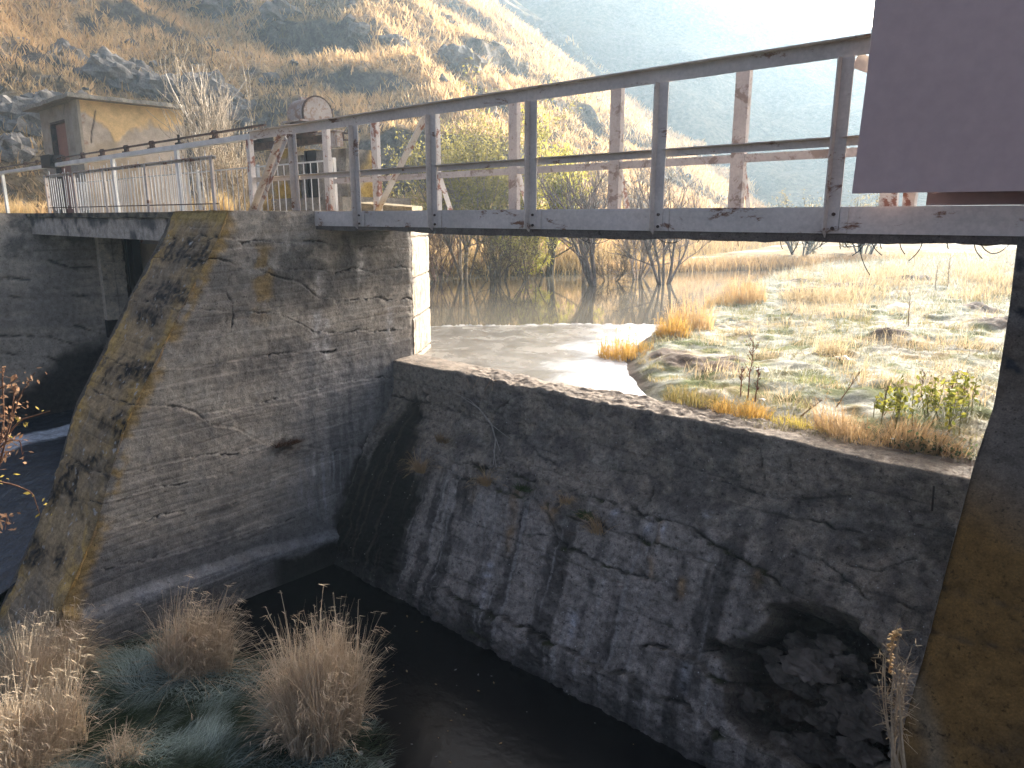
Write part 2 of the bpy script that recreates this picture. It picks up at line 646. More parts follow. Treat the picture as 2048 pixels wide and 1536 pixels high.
col = mix(col, soil, np.maximum(np.maximum(soilm, sst(0.30, 0.05, Sd) * sst(6.5, 7.5, Y)), sst(7.1, 6.6, Y) * sst(-3.8, -3.3, X)))  # soil tone along the crest also stands for the shadow on that strip
mb = MB()
mb.grid(P, col.reshape(-1, 3))
structure(mb.build('pasture', M['soil'], smooth=True))

# thin ice at the weir end of the water
ICE = [(-3.2, 6.40), (-3.9, 7.0), (-4.7, 7.8), (-5.3, 8.7), (-5.8, 9.9), (-6.5, 11.5), (-7.0, 12.1), (-8.0, 11.25), (-8.9, 10.35), (-9.6, 9.5), (-10.3, 8.8), (-10.6, 7.6), (-9.2, 6.45)]
xs, ys = np.linspace(-11.2, -2.8, 220), np.linspace(6.43, 12.6, 160)
X, Y = np.meshgrid(xs, ys, indexing='ij')
P = np.stack([X, Y, np.full_like(X, Z_RES + 0.006)], -1)
sd_ = sdpoly(X, Y, ICE) + 0.12 * fbm(P, 4, sc=1.4)
P[..., 2] += 0.02 * np.exp(-(sd_ / 0.06) ** 2) * (fbm(P, 3, sc=6) > 0) + 0.004 * fbm(P, 3, sc=3)
nearbank = sst(1.25, 0.2, dpoly(X, Y, SHORE[1:8]) + 0.4 * fbm(P, 3, sc=1.5))
ci = mix(np.tile(np.array([0.17, 0.16, 0.14]), (*X.shape, 1)), np.array([0.62, 0.67, 0.72]), nearbank)
ci = mix(ci, np.array([0.4, 0.39, 0.36]), np.exp(-(sd_ / 0.08) ** 2))
keep = (sd_ < 0)
i = np.arange(X.size).reshape(X.shape)
q = np.stack([i[:-1, :-1], i[1:, :-1], i[1:, 1:], i[:-1, 1:]], -1).reshape(-1, 4)
kq = (keep[:-1, :-1] & keep[1:, 1:]).reshape(-1)
mb = MB()
mb.add(P.reshape(-1, 3), q[kq], ci.reshape(-1, 3))
structure(mb.build('ice_sheet', M['ice'], smooth=True))

# ------------------------------------------------------------------ foreground bed below the weir
BANK = [(-14, 0.6), (-10.5, 1.6), (-8.6, 2.35), (-7.2, 3.15), (-6.2, 3.5), (-5.2, 3.45), (-4.4, 3.35), (-3.4, 3.6), (-2.6, 4.2), (-1.9, 4.6), (0, 4.2), (3, 3), (3, -12), (-14, -12)]


def bed_z(X, Y):
    s = -sdpoly(X, Y, BANK)
    P = np.stack([X, Y, np.zeros_like(X)], -1)
    n = fbm(P, 4, sc=0.9) * 0.10 + fbm(P, 3, sc=4, off=5) * 0.02
    return Z_POOL - 0.30 + 0.36 * sst(-0.5, 0.5, s) + 0.10 * sst(0.5, 2.5, s) + n * sst(-0.3, 0.6, s) * sst(-2.6, -4.6, X), s


xs, ys = np.linspace(-14, 3, 260), np.linspace(-10, 5.2, 240)
X, Y = np.meshgrid(xs, ys, indexing='ij')
Z, Sb = bed_z(X, Y)
P = np.stack([X, Y, Z], -1)
turf = sst(-4.1, -4.9, X + 0.4 * fbm(P, 3, sc=1.2)) * sst(0.1, 0.5, Sb)
col = mix(np.tile(np.array([0.030, 0.026, 0.024]), (*X.shape, 1)), np.array([0.035, 0.05, 0.03]), turf)
mb = MB()
mb.grid(P, col.reshape(-1, 3))
structure(mb.build('riverbed', M['soil'], smooth=True))
mb = MB()
mb.box(-30, 3, -14, 6.0, -6.2, Z_POOL)
structure(mb.build('pool_water', M['pool']))

# ------------------------------------------------------------------ weir
def crack_w(U, V, poly, w, wob=0.0, N=None):
    d = dpoly(U, V, poly)
    if N is not None:
        d = d + wob * N
    return np.exp(-(np.maximum(d, 0) / w) ** 2)


PROF = [(6.95, -2.35), (6.70, -1.96), (6.55, -1.90), (6.09, -1.88), (6.06, -2.38), (5.95, -2.58), (5.70, -2.82), (5.50, -3.10), (5.20, -3.70), (4.98, -4.16), (4.87, -4.75)]
pp = np.array(PROF)
seg = np.hypot(*np.diff(pp, axis=0).T)
arc = np.concatenate([[0], np.cumsum(seg)])
t = np.concatenate([np.linspace(0, arc[2], 14)[:-1], np.linspace(arc[2], arc[-1], 310)])
py_, pz_ = np.interp(t, arc, pp[:, 0]), np.interp(t, arc, pp[:, 1])
kern = np.ones(5) / 5
py_[16:-3] = np.convolve(py_, kern, 'same')[16:-3]
pz_[16:-3] = np.convolve(pz_, kern, 'same')[16:-3]
ty, tz = np.gradient(py_), np.gradient(pz_)
L = np.hypot(ty, tz)
ny, nz = tz / L, -ty / L          # outward: downstream and up
xs = np.linspace(-7.86, -0.55, 640)
X = np.broadcast_to(xs[:, None], (len(xs), len(t))).copy()
Yb = np.broadcast_to(py_[None], X.shape).copy()
Zb = np.broadcast_to(pz_[None], X.shape).copy()
P0 = np.stack([X, Yb, Zb], -1)
U, V = px(P0)
n1 = fbm(P0, 5, sc=1.1)
n2 = fbm(P0, 5, sc=4.2, off=3)
n3 = fbm(P0 * [1, 1, 2.2], 4, sc=7.5, off=8)
crest = (t < arc[3] + 0.03)[None, :] & np.ones_like(X, bool)
facem = sst(arc[3] + 0.02, arc[3] + 0.25, t)[None, :] * np.ones_like(X)
wl = t[None, :] + 0.02 * n2 + 0.01 * n3
plank = np.exp(-(((wl % 0.21) - 0.105) / 0.008) ** 2) * sst(-0.2, 0.25, fbm(P0 * [0.6, 2, 2], 3, sc=1.6, off=14))
# eroded ledges: (line, step height, fall-off in px)
LEDGES = [
    ([(930, 930), (1030, 950), (1069, 966), (1120, 981), (1186, 997), (1240, 1012), (1285, 1029), (1356, 1051), (1432, 1087), (1490, 1122), (1530, 1140), (1566, 1180)], 0.085, 55),
    ([(885, 934), (912, 958), (951, 970), (994, 977), (1041, 993), (1088, 1012), (1139, 1032), (1162, 1048), (1225, 1063), (1300, 1085), (1380, 1110), (1430, 1140)], 0.06, 60),
    ([(850, 805), (897, 817), (932, 833), (967, 852), (991, 860), (1022, 868), (1061, 887), (1080, 911), (1108, 930), (1180, 950)], 0.035, 45),
    ([(1061, 1071), (1100, 1077), (1127, 1090), (1166, 1106), (1194, 1122), (1225, 1137), (1300, 1160)], 0.06, 35),
    ([(860, 1165), (905, 1190), (940, 1208), (990, 1235), (1030, 1247), (1069, 1266), (1127, 1294), (1200, 1337), (1245, 1346), (1290, 1368), (1380, 1420), (1440, 1470)], 0.09, 60),
    ([(1419, 1189), (1468, 1189), (1508, 1205)], 0.04, 30),
    ([(1522, 1024), (1580, 1042), (1647, 1053), (1714, 1062), (1781, 1078), (1825, 1082), (1900, 1070)], 0.10, 45),
    ([(1593, 1109), (1647, 1131), (1691, 1158), (1736, 1194), (1781, 1203), (1840, 1225)], 0.06, 45),
    ([(1200, 921), (1258, 939), (1303, 957), (1347, 962)], 0.03, 30),
    ([(1290, 1290), (1340, 1300), (1400, 1330), (1470, 1385), (1500, 1440)], 0.10, 50),
    ([(700, 1120), (780, 1150), (850, 1190), (930, 1250), (1010, 1300)], 0.04, 40),
]
CRACKS = [
    [(987, 825), (1010, 809), (1049, 786), (1061, 774)], [(1575, 890), (1580, 944)], [(1520, 900), (1525, 960)], [(1285, 1005), (1310, 975)],
    [(850, 805), (842, 780), (846, 735)], [(785, 790), (830, 800), (850, 805)], [(1100, 1012), (1110, 1075)],
    [(1440, 960), (1510, 985), (1600, 1000), (1700, 990)], [(1700, 1130), (1760, 1140), (1830, 1120)], [(1400, 1300), (1450, 1290), (1470, 1270)],
]
n4 = fbm(P0, 4, sc=16, off=33)
chip = np.maximum(fbm(P0, 4, sc=2.4, off=55) - 0.12, 0)
disp = n1 * 0.022 + n2 * 0.020 + n3 * 0.014 + n4 * 0.009 - 0.09 * chip * sst(-2.3, -2.7, Zb)
disp = disp - 0.012 * plank * facem
seam = plank * facem * 0.45
for poly, h, fall in LEDGES:
    pu = np.array(poly)
    o = np.argsort(pu[:, 0])
    lv = np.interp(U, pu[o, 0], pu[o, 1]) + 8 * n3 + 12 * n2 + 3 * n4
    d = V - lv
    w = sst(pu[:, 0].min() - 45, pu[:, 0].min() + 25, U) * sst(pu[:, 0].max() + 45, pu[:, 0].max() - 25, U) * facem
    disp += w * h * np.where(d > 0, np.exp(-d / fall), 0)
    brk = sst(-0.35, 0.15, fbm(P0, 3, sc=2.2, off=h * 90))
    disp -= w * h * 0.45 * np.exp(-((d + 2) / 3.2) ** 2) * brk
    seam = np.maximum(seam, w * np.exp(-((d + 1.5) / 3.2) ** 2) * np.clip(h / 0.06, 0.4, 1) * brk)
for poly in CRACKS:
    c = crack_w(U + 5 * n3, V + 6 * n2, poly, 1.4, 2, n3) * facem
    disp -= 0.045 * c
    seam = np.maximum(seam, c * 0.8)
flake = fbm(P0 * [1, 1, 1.5], 5, sc=2.9, off=121)
disp = disp + 0.011 * (sst(0.06, 0.10, flake) - sst(-0.22, -0.18, flake)) * facem
HOLE = np.array([(790, 800), (900, 795), (1050, 830), (1150, 880), (1220, 970), (1290, 1090), (1300, 1200), (1290, 1300), (1290, 1536), (1000, 1620), (800, 1500), (640, 1390), (560, 1290), (590, 1160), (560, 1060), (480, 960), (600, 965), (700, 930), (760, 870)]) / 2.239 + [1200, 850]
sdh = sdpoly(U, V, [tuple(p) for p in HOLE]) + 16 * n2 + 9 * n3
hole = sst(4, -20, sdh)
rough_rock = fbm(P0 * [1, 1.3, 1.6], 5, sc=2.6, off=21)
disp -= hole * (0.62 + 0.30 * rough_rock)
disp += hole * 0.26 * np.abs(fbm(P0 * [1, 1.2, 1.5], 5, sc=3.4, off=60))
# crest: eroded top and lip
lip = np.exp(-((t - arc[3]) / 0.10) ** 2)[None, :] * np.ones_like(X)
ragged = sst(-6.9, -6.2, X) * sst(-2.2, -2.8, X)
Pn = np.stack([X, Yb * 0.8, Zb * 0], -1)
crz = np.where(t < arc[3] + 0.02, 1.0, np.exp(-(t - arc[3]) / 0.12))[None, :] * np.ones_like(X)
lipn = fbm(np.stack([X, Yb * 0.6, 0 * X], -1), 5, sc=1.7, off=5)
disp = np.where(crest, (n2 * 0.025 + n3 * 0.014) * (0.35 + ragged), disp)
tiltl = sst(-6.2, -7.2, X) + sst(-2.4, -1.8, X)
dz = crz * ragged * (0.03 * lipn - 0.02 * np.abs(fbm(Pn, 3, sc=4))) - lip * (0.012 + 0.03 * np.maximum(lipn, 0) * ragged)
dz -= np.where(crest, (6.55 - Yb) * 0.06 * tiltl, np.exp(-np.maximum(t - arc[3], 0) / 0.3)[None, :] * 0.028 * tiltl)
Yd = Yb + ny[None, :] * disp
Zd = Zb + nz[None, :] * disp + dz
# colours: stains with shapes of their own, plus painted flake relief and hole shade
s_run = fbm(np.stack([X * 3.2, Zb * 0.25, 0 * X], -1), 4, off=2)      # streaks follow the fall of the water
s_fine = fbm(np.stack([X * 11, Zb * 0.5, 0 * X], -1), 3, off=6)
col = np.tile(np.array([0.25, 0.205, 0.16]), (*X.shape, 1))
col = mix(col, np.array([0.12, 0.102, 0.088]), sst(-0.15, 0.35, n1 * 0.6 + n2 * 0.6))
col = mix(col, np.array([0.26, 0.225, 0.185]), sst(0.15, 0.5, fbm(P0, 5, sc=2.3, off=88)) * 0.6)
lowz = sst(-2.75, -3.1, Zb + 0.12 * n1 - 0.25 * sst(-4.5, -2.5, X))
lav = np.array([0.255, 0.22, 0.19])
col = mix(col, mix(np.tile(lav, (*X.shape, 1)), np.array([0.062, 0.055, 0.05]), sst(-0.12, 0.28, s_run + 0.35 * n2)), lowz * sst(1560, 1480, U) * 0.88)
col = mix(col, np.array([0.32, 0.295, 0.27]), lowz * sst(0.2, 0.5, s_fine) * sst(1500, 1400, U) * 0.6)
for u0, v0, w_, l_ in [(1040, 990, 9, 110), (1112, 1025, 10, 35), (1098, 1010, 8, 30), (1025, 1060, 9, 60), (1310, 1120, 8, 60), (1370, 1160, 8, 60), (1522, 1150, 12, 40), (955, 985, 9, 30), (1330, 1050, 7, 60)]:
    du = U - u0 + (V - v0) * 0.20
    col = mix(col, np.array([0.27, 0.17, 0.085]), np.exp(-(du / w_) ** 2) * sst(-14, 5, V - v0) * sst(l_, l_ * 0.3, V - v0) * (0.55 + 0.6 * n2).clip(0, 1))
for u0, v0, l_ in [(1305, 1045, 45), (1330, 1060, 35), (1235, 1030, 30), (1415, 1030, 12), (1380, 1330, 90), (1150, 1230, 80), (980, 1130, 120)]:
    du = U - u0 + (V - v0) * 0.2
    col = mix(col, np.array([0.42, 0.42, 0.44]), np.exp(-(du / 9) ** 2) * sst(-14, 0, V - v0) * sst(l_, 0, V - v0) * (0.5 + n3).clip(0, 1))
hf_ = fbm(P0, 3, sc=22, off=131)
col = col * (1 + 0.24 * np.clip(hf_ + 0.6 * n4, -1, 1))[..., None]
col = mix(col, np.array([0.28, 0.25, 0.215]), (sst(0.06, 0.10, flake) * 0.24 * (0.6 + n3)).clip(0, 1) * facem)  # raised flakes lighter, sunk ones and rims darker, standing in for relief shading
col = mix(col, np.array([0.075, 0.066, 0.06]), sst(-0.18, -0.24, flake) * 0.28 * facem)
edge_f = np.exp(-((flake - 0.08) / 0.012) ** 2)
col = mix(col, np.array([0.04, 0.036, 0.033]), edge_f * facem * 0.3)
WET = [(836, 792), (800, 830), (752, 885), (718, 925), (690, 1000), (655, 1075), (640, 1135), (780, 1180), (800, 1120), (812, 1060), (835, 1010), (838, 960), (825, 900), (845, 830)]
wet = sst(14, -14, sdpoly(U, V, WET) + 12 * n2 + 8 * s_fine)
wetc = mix(np.tile(np.array([0.009, 0.008, 0.007]), (*X.shape, 1)), np.array([0.045, 0.038, 0.030]), sst(0.1, 0.5, s_fine))
col = col * (1 - wet[..., None]) + wetc * wet[..., None]
low2 = sst(-4.15, -4.45, Zb + 0.08 * n1)
col = mix(col, np.array([0.035, 0.032, 0.03]), low2 * 0.7)
rk = fbm(P0 * [1, 1.2, 1.5], 5, sc=3.4, off=60)
col = mix(col, np.array([0.022, 0.018, 0.016]), hole)  # cavity shade put into the colour: the hole goes near black
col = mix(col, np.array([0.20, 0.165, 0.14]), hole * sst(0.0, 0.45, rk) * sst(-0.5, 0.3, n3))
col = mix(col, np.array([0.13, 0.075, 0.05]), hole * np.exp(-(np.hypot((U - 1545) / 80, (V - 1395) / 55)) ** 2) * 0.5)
moss = seam * sst(1620, 1500, U) * sst(860, 950, U) * sst(900, 950, V)
col = mix(col, np.array([0.022, 0.020, 0.018]), np.clip(seam * 1.1, 0, 1) * 0.9)
col = mix(col, np.array([0.055, 0.06, 0.022]), moss * sst(0.0, 0.35, n2))
tone = np.array([0.235, 0.205, 0.165])
col = mix(col, tone, sst(0.45, 0.1, t[None, :] - arc[3]) * sst(-6.3, -6.9, X) * (t[None, :] > arc[3]) * 0.7)
col = mix(col, np.array([0.21, 0.175, 0.14]), crest * (0.55 + 0.5 * n2).clip(0.1, 0.9))
mb = MB()
col = col * np.where(crest, 1.0, 0.95 + 0.08 * sst(1500, 1100, U))[..., None]
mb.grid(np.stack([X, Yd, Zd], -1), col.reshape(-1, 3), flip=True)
mb.hexa([(-7.86, 6.94, -2.4), (-7.86, 7.4, -6.0), (-0.5, 7.4, -6.0), (-0.5, 6.94, -2.4), (-7.86, 4.9, -6.0), (-7.86, 4.9, -5.9), (-0.5, 4.9, -5.9), (-0.5, 4.9, -6.0)], (0.1, 0.1, 0.1))
weir_root = thing('concrete_weir', 'low eroded concrete weir with sloping cracked face between the pier and the orange abutment', 'weir', (-4.2, 5.0, Z_POOL))
mb.build('sloping_face', M['weir'], weir_root, smooth=True)
p0, p1 = onY(1868, 972, 5.99), onY(1864, 1022, 5.97)
mb = MB()
mb.tube([p0, p1], 0.008, 6, (0.03, 0.022, 0.018))
mb.build('rusty_bar', M['rock'], weir_root)

# ------------------------------------------------------------------ pier beside the weir
XP, XL = -7.8, -9.25
ZT = 0.065
fz = np.array([-4.9, -3.17, -2.59, -2.12, -1.49, -0.975, -0.22, 0.065])
fy = np.array([1.22, 2.18, 2.41, 2.59, 2.98, 3.29, 3.78, 3.92])
C_PIER = [
    [(340, 140), (480, 140), (600, 150), (740, 160), (960, 165), (1040, 175), (1180, 178), (1290, 190)],
    [(300, 225), (430, 230), (520, 225), (640, 255), (700, 265), (780, 300), (850, 315), (900, 350), (940, 375), (1000, 380), (1150, 375), (1290, 382)],
    [(700, 265), (800, 270), (1000, 272), (1290, 262)],
    [(215, 388), (300, 400), (400, 420), (600, 430), (780, 432), (850, 460), (920, 500), (1000, 510), (1150, 500), (1290, 490)],
    [(590, 300), (580, 360), (605, 400), (605, 430), (600, 500)],
    [(110, 600), (180, 640), (300, 650), (450, 650), (600, 620), (750, 595), (900, 580), (1000, 570)],
    [(50, 710), (150, 770), (240, 785), (390, 795), (480, 830), (540, 865), (620, 880), (680, 910), (720, 935), (870, 950), (960, 962), (1050, 955), (1120, 945)],
    [(500, 820), (640, 800), (760, 770), (900, 735), (1000, 705), (1200, 680)],
    [(0, 1005), (60, 1045), (140, 1055), (250, 1035), (350, 1010), (500, 980), (700, 960)],
    [(-60, 1130), (0, 1155), (90, 1165), (200, 1135), (330, 1100), (480, 1065), (620, 1045)],
    [(130, 1270), (300, 1220), (450, 1190), (640, 1150)],
    [(90, 1420), (300, 1380), (450, 1340), (700, 1260), (840, 1225)],
]
C_PIER = [[(150 + a / 1.92, 400 + b / 1.92) for a, b in pl] for pl in C_PIER]
CW = [1.2, 1.5, 0.9, 1.3, 1.0, 1.1, 1.5, 0.9, 1.1, 1.0, 0.8, 0.8]


def pier_face(P0, nrm):
    U, V = px(P0)
    n1 = fbm(P0, 4, sc=0.9)
    n2 = fbm(P0, 5, sc=3.4, off=4)
    n3 = fbm(P0, 3, sc=14.0, off=9)
    board = fbm(np.stack([P0[..., 1] * 0.5 + P0[..., 0] * 0.5, P0[..., 2] * 8 - 0.35 * P0[..., 1], 0 * U], -1), 3, off=1)
    disp = n1 * 0.016 + n2 * 0.010 + n3 * 0.004 + board * 0.006
    zb_l = P0[..., 2] - 0.03 * P0[..., 1] + 0.012 * n2 + 0.03 * n1
    plank = np.exp(-(((zb_l % 0.155) - 0.078) / 0.006) ** 2) * sst(-0.25, 0.2, fbm(P0 * [1, 0.5, 2], 3, sc=1.5, off=19))
    disp = disp - 0.006 * plank + 0.004 * (np.floor(zb_l / 0.155) % 3 - 1)
    seam = plank * 0.22
    for poly, w in zip(C_PIER, CW):
        brk = 0.25 + 0.75 * sst(-0.2, 0.25, fbm(P0, 3, sc=2.4, off=w * 3))
        c = crack_w(U + 4 * n3, V + 9 * n2 + 3 * n3, poly, w, 1.5, n3) * brk
        disp = disp - 0.02 * c
        seam = np.maximum(seam, c)
        # the lift below a joint stands a touch proud
        pu = np.array(poly)
        if np.all(np.diff(pu[:, 0]) > 0):
            d = V - np.interp(U, pu[:, 0], pu[:, 1])
            disp = disp + 0.012 * np.where(d > 0, np.exp(-d / 30), 0) * sst(pu[0, 0] - 10, pu[0, 0] + 10, U) * sst(pu[-1, 0] + 10, pu[-1, 0] - 10, U)
    return U, V, n1, n2, n3, board, disp, seam


zz = np.linspace(-4.9, ZT, 470)
ss = np.linspace(0, 1, 430)
Zg, Sg = np.meshgrid(zz, ss, indexing='ij')
y0 = np.interp(Zg, fz, fy)
Yg = y0 + (6.5 - y0) * Sg
P0 = np.stack([np.full_like(Yg, XP), Yg, Zg], -1)
U, V, n1, n2, n3, board, disp, seam = pier_face(P0, 0)
edge_chip = np.exp(-((Yg - y0) / 0.04) ** 2) + np.exp(-((6.5 - Yg) / 0.05) ** 2)
disp = disp - edge_chip * (0.018 + 0.03 * np.maximum(n2, 0))
# footing ledge near the waterline
FOOTL = [(170, 1222), (210, 1205), (260, 1186), (400, 1140), (500, 1105), (590, 1083), (668, 1066)]
pf = np.array(FOOTL)
dl = V - np.interp(U, pf[:, 0], pf[:, 1]) + 5 * n2
disp = disp + 0.11 * sst(-8, 6, dl)
streak = fbm(np.stack([Yg * 5.5, Zg * 0.5, 0 * U], -1), 4, off=3)
streakf = fbm(np.stack([Yg * 16, Zg * 0.8, 0 * U], -1), 3, off=13)
col = np.tile(np.array([0.31, 0.275, 0.23]), (*U.shape, 1))
upper = sst(640, 560, V + 40 * n1)
tone_b = fbm(np.stack([Yg * 0.8, Zg * 3.2 - 0.3 * Yg, 0 * U], -1), 5, off=61)
col = mix(col, np.array([0.34, 0.31, 0.265]), sst(0.05, 0.4, tone_b) * 0.75)
col = mix(col, np.array([0.15, 0.135, 0.12]), sst(-0.05, -0.45, tone_b) * 0.75)
patch = fbm(P0 * [1, 1, 1.4], 5, sc=1.9, off=81)
col = mix(col, np.array([0.085, 0.08, 0.075]), sst(0.12, 0.22, patch + 0.25 * n2) * (0.15 + 0.45 * upper))
col = mix(col, np.array([0.115, 0.108, 0.10]), np.clip(sst(-0.15, 0.3, n2 * 0.6 + n1 * 0.5 + board * 0.3) * (0.22 + 0.42 * upper), 0, 1))
col = mix(col, np.array([0.21, 0.185, 0.155]), sst(0.0, 0.5, streak) * upper * 0.5)
col = mix(col, np.array([0.10, 0.098, 0.095]), sst(560, 610, U) * sst(830, 700, U) * upper * sst(-0.2, 0.3, n1 + 0.4 * n2) * 0.75)
blue = sst(520, 680, U + 60 * n1) * sst(640, 760, V)
col = mix(col, np.array([0.20, 0.195, 0.195]), blue * 0.85)
col = mix(col, np.array([0.105, 0.103, 0.105]), blue * sst(0.0, 0.4, streak) * 0.7)
col = mix(col, np.array([0.33, 0.335, 0.345]), blue * sst(0.15, 0.45, streakf) * sst(885, 915, V) * sst(1090, 1000, V) * 0.6)
col = mix(col, np.array([0.265, 0.24, 0.20]), sst(500, 300, U) * sst(690, 760, V) * sst(1120, 980, V) * sst(0.3, -0.2, n2) * 0.7)
lowb = sst(1040, 1120, V + (U - 300) * 0.12 + 20 * n2)
col = mix(col, np.array([0.10, 0.10, 0.105]), lowb * 0.75)
ledge = np.exp(-((dl - 8) / 13) ** 2)
col = mix(col, np.array([0.26, 0.265, 0.275]), ledge * (0.65 + 0.7 * n2).clip(0, 1))
ochre = np.array([0.30, 0.195, 0.06])
arr_u = np.interp(V, [420, 475, 621, 725, 856, 950, 1071, 1180, 1260], [456, 436, 361, 312, 247, 222, 187, 150, 130])
och = sst(36, 6, U - arr_u + 16 * n2 + 10 * n3)
col = mix(col, ochre, och * 0.85 * sst(-0.55, -0.05, n2))
col = mix(col, ochre, sst(30, 8, np.abs(U - 527 + 10 * n2)) * sst(480, 500, V) * sst(665, 600, V) * sst(-0.15, 0.2, n2) * 0.65)
for u0, v0, v1, w_ in [(780, 618, 690, 6), (638, 548, 592, 9), (627, 900, 960, 4), (634, 625, 700, 10), (720, 500, 560, 8), (652, 640, 720, 8)]:
    col = mix(col, np.array([0.42, 0.40, 0.38]), np.exp(-((U - u0) / w_) ** 2) * sst(v0 - 10, v0 + 5, V) * sst(v1 + 12, v1 - 10, V) * (0.6 + 0.8 * n3).clip(0, 1))
col = mix(col, np.array([0.03, 0.027, 0.025]), np.clip(seam * 1.1, 0, 1) * 0.92)
RUSTPATCH = sst(26, 4, np.hypot((U - 572) / 1.4, V - 893) + 10 * n3)
col = mix(col, np.array([0.05, 0.03, 0.022]), RUSTPATCH * 0.9)
WETP = [(735, 870), (718, 905), (690, 985), (668, 1060), (640, 1120), (660, 1170), (760, 1120), (790, 900)]
wetp = sst(10, -12, sdpoly(U, V, WETP) + 14 * n2)
col = mix(col, np.array([0.025, 0.022, 0.02]), wetp * 0.9)
TIDE = sst(1098, 1120, V + 0.30 * (U - 560) + 14 * n2 + 8 * n3) * sst(520, 560, U)
col = mix(col, np.array([0.018, 0.017, 0.017]), TIDE)
P1 = P0.copy()
P1[..., 0] += disp
mb = MB()
mb.grid(P1, col.reshape(-1, 3))
# sloping downstream end
ww = np.linspace(0, 1, 130)
Zs, Ws = np.meshgrid(np.linspace(-4.9, ZT, 420), ww, indexing='ij')
Ys = np.interp(Zs, fz, fy)
P0 = np.stack([XP + (XL - XP) * Ws, Ys, Zs], -1)
U, V, n1, n2, n3, board, disp, seam = pier_face(P0, 1)
nrm = np.array([0, -0.88, 0.47])
edge = np.minimum(Ws, 1 - Ws) * 1.45
disp = disp * 1.5 - np.exp(-(edge / 0.05) ** 2) * (0.02 + 0.05 * np.maximum(n2, 0)) + 0.02 * fbm(P0, 4, sc=5, off=30)
disp[:, 0] = 0
col = np.tile(np.array([0.30, 0.215, 0.12]), (*U.shape, 1))
e2 = sst(0.5, 0.05, edge + 0.16 * n1 + 0.12 * n2)
col = mix(col, np.array([0.42, 0.265, 0.075]), e2 * sst(-0.35, 0.1, n2 + 0.4 * n1) * 0.85)
col = mix(col, np.array([0.15, 0.125, 0.10]), sst(0.0, 0.4, n1 + 0.5 * n2) * 0.6)
dk = np.zeros_like(U)
for (u0, v0, r0) in [(370, 510, 55), (330, 585, 45), (300, 630, 35), (250, 745, 60), (245, 860, 50), (120, 985, 60), (180, 930, 40), (60, 1110, 60)]:
    dk = np.maximum(dk, sst(1.3, 0.4, np.hypot((U - u0) / r0, (V - v0) / (r0 * 0.55)) + 1.1 * n2))
col = mix(col, np.array([0.022, 0.020, 0.019]), (dk * (0.75 + 0.7 * n3)).clip(0, 1))
col = mix(col, np.array([0.026, 0.024, 0.022]), np.clip(seam * 1.8, 0, 1) * 0.95)
col = mix(col, np.array([0.42, 0.41, 0.39]), sst(0.66, 0.74, fbm(P0, 2, sc=13, off=77)) * 0.7)
topband = sst(465, 425, V)
col = mix(col, np.array([0.33, 0.23, 0.07]), np.exp(-((V - 432) / 12) ** 2) * 0.9)
P1 = P0 + nrm * disp[..., None]
mb.grid(P1, col.reshape(-1, 3), flip=True)
# nose, top and the far sides
nose = (-8.50, 7.40)
tn = np.linspace(0, 1, 60)
Zn, Tn = np.meshgrid(zz, tn, indexing='ij')
nx_, ny_ = 0.788, 0.616
P0 = np.stack([XP + (nose[0] - XP) * Tn, 6.5 + (nose[1] - 6.5) * Tn, Zn], -1)
n2 = fbm(P0, 5, sc=4)
boards = fbm(np.stack([Tn * 14, Zn * 0.4, 0 * Zn], -1), 3)
lifts = np.exp(-(((Zn + 0.02 * n2) % 0.55 - 0.27) / 0.012) ** 2)
dn = n2 * 0.012 + boards * 0.01 - 0.02 * lifts - np.exp(-(Tn / 0.05) ** 2) * 0.015
col = mix(np.tile(np.array([0.42, 0.36, 0.28]), (*Zn.shape, 1)), np.array([0.24, 0.21, 0.18]), sst(0, 0.5, n2))
col = mix(col, np.array([0.08, 0.07, 0.06]), lifts * 0.7)
P1 = P0 + np.array([nx_, ny_, 0]) * dn[..., None]
mb.grid(P1, col.reshape(-1, 3), flip=False)
xl, yl = np.array([XP, nose[0], XL, XL]), np.array([6.5, nose[1], 6.5, 3.92])
for a, b, c_, d_ in [((nose[0], nose[1]), (XL, 6.5), None, None)]:
    mb.add([(a[0], a[1], -4.9), (b[0], b[1], -4.9), (b[0], b[1], ZT), (a[0], a[1], ZT)], [(0, 1, 2, 3)], (0.2, 0.18, 0.16))
zl = np.linspace(-4.9, ZT, 40)
Zl, Tl = np.meshgrid(zl, np.linspace(0, 1, 40), indexing='ij')
yl0 = np.interp(Zl, fz, fy)
mb.grid(np.stack([np.full_like(Zl, XL), yl0 + (6.5 - yl0) * Tl, Zl], -1), (0.2, 0.185, 0.165), flip=True)
Xt, Yt = np.meshgrid(np.linspace(XL, XP, 30), np.linspace(3.90, 6.52, 50), indexing='ij')
Pt = np.stack([Xt, Yt, np.full_like(Xt, ZT)], -1)
Pt[..., 2] += fbm(Pt, 4, sc=3) * 0.012
mb.grid(Pt, mix(np.tile(np.array([0.22, 0.2, 0.17]), (*Xt.shape, 1)), ochre, sst(-0.1, 0.3, fbm(Pt, 3, sc=2))).reshape(-1, 3))
mb.add([(XP, 6.5, ZT), (nose[0], nose[1], ZT), (XL, 6.5, ZT)], [(0, 1, 2)], (0.22, 0.2, 0.17))
pier = tag(mb.build('concrete_pier', M['concrete'], smooth=True), 'cracked concrete pier with ochre lichened slope, carrying the left end of the footbridge', 'pier', 'concrete piers of the dam')

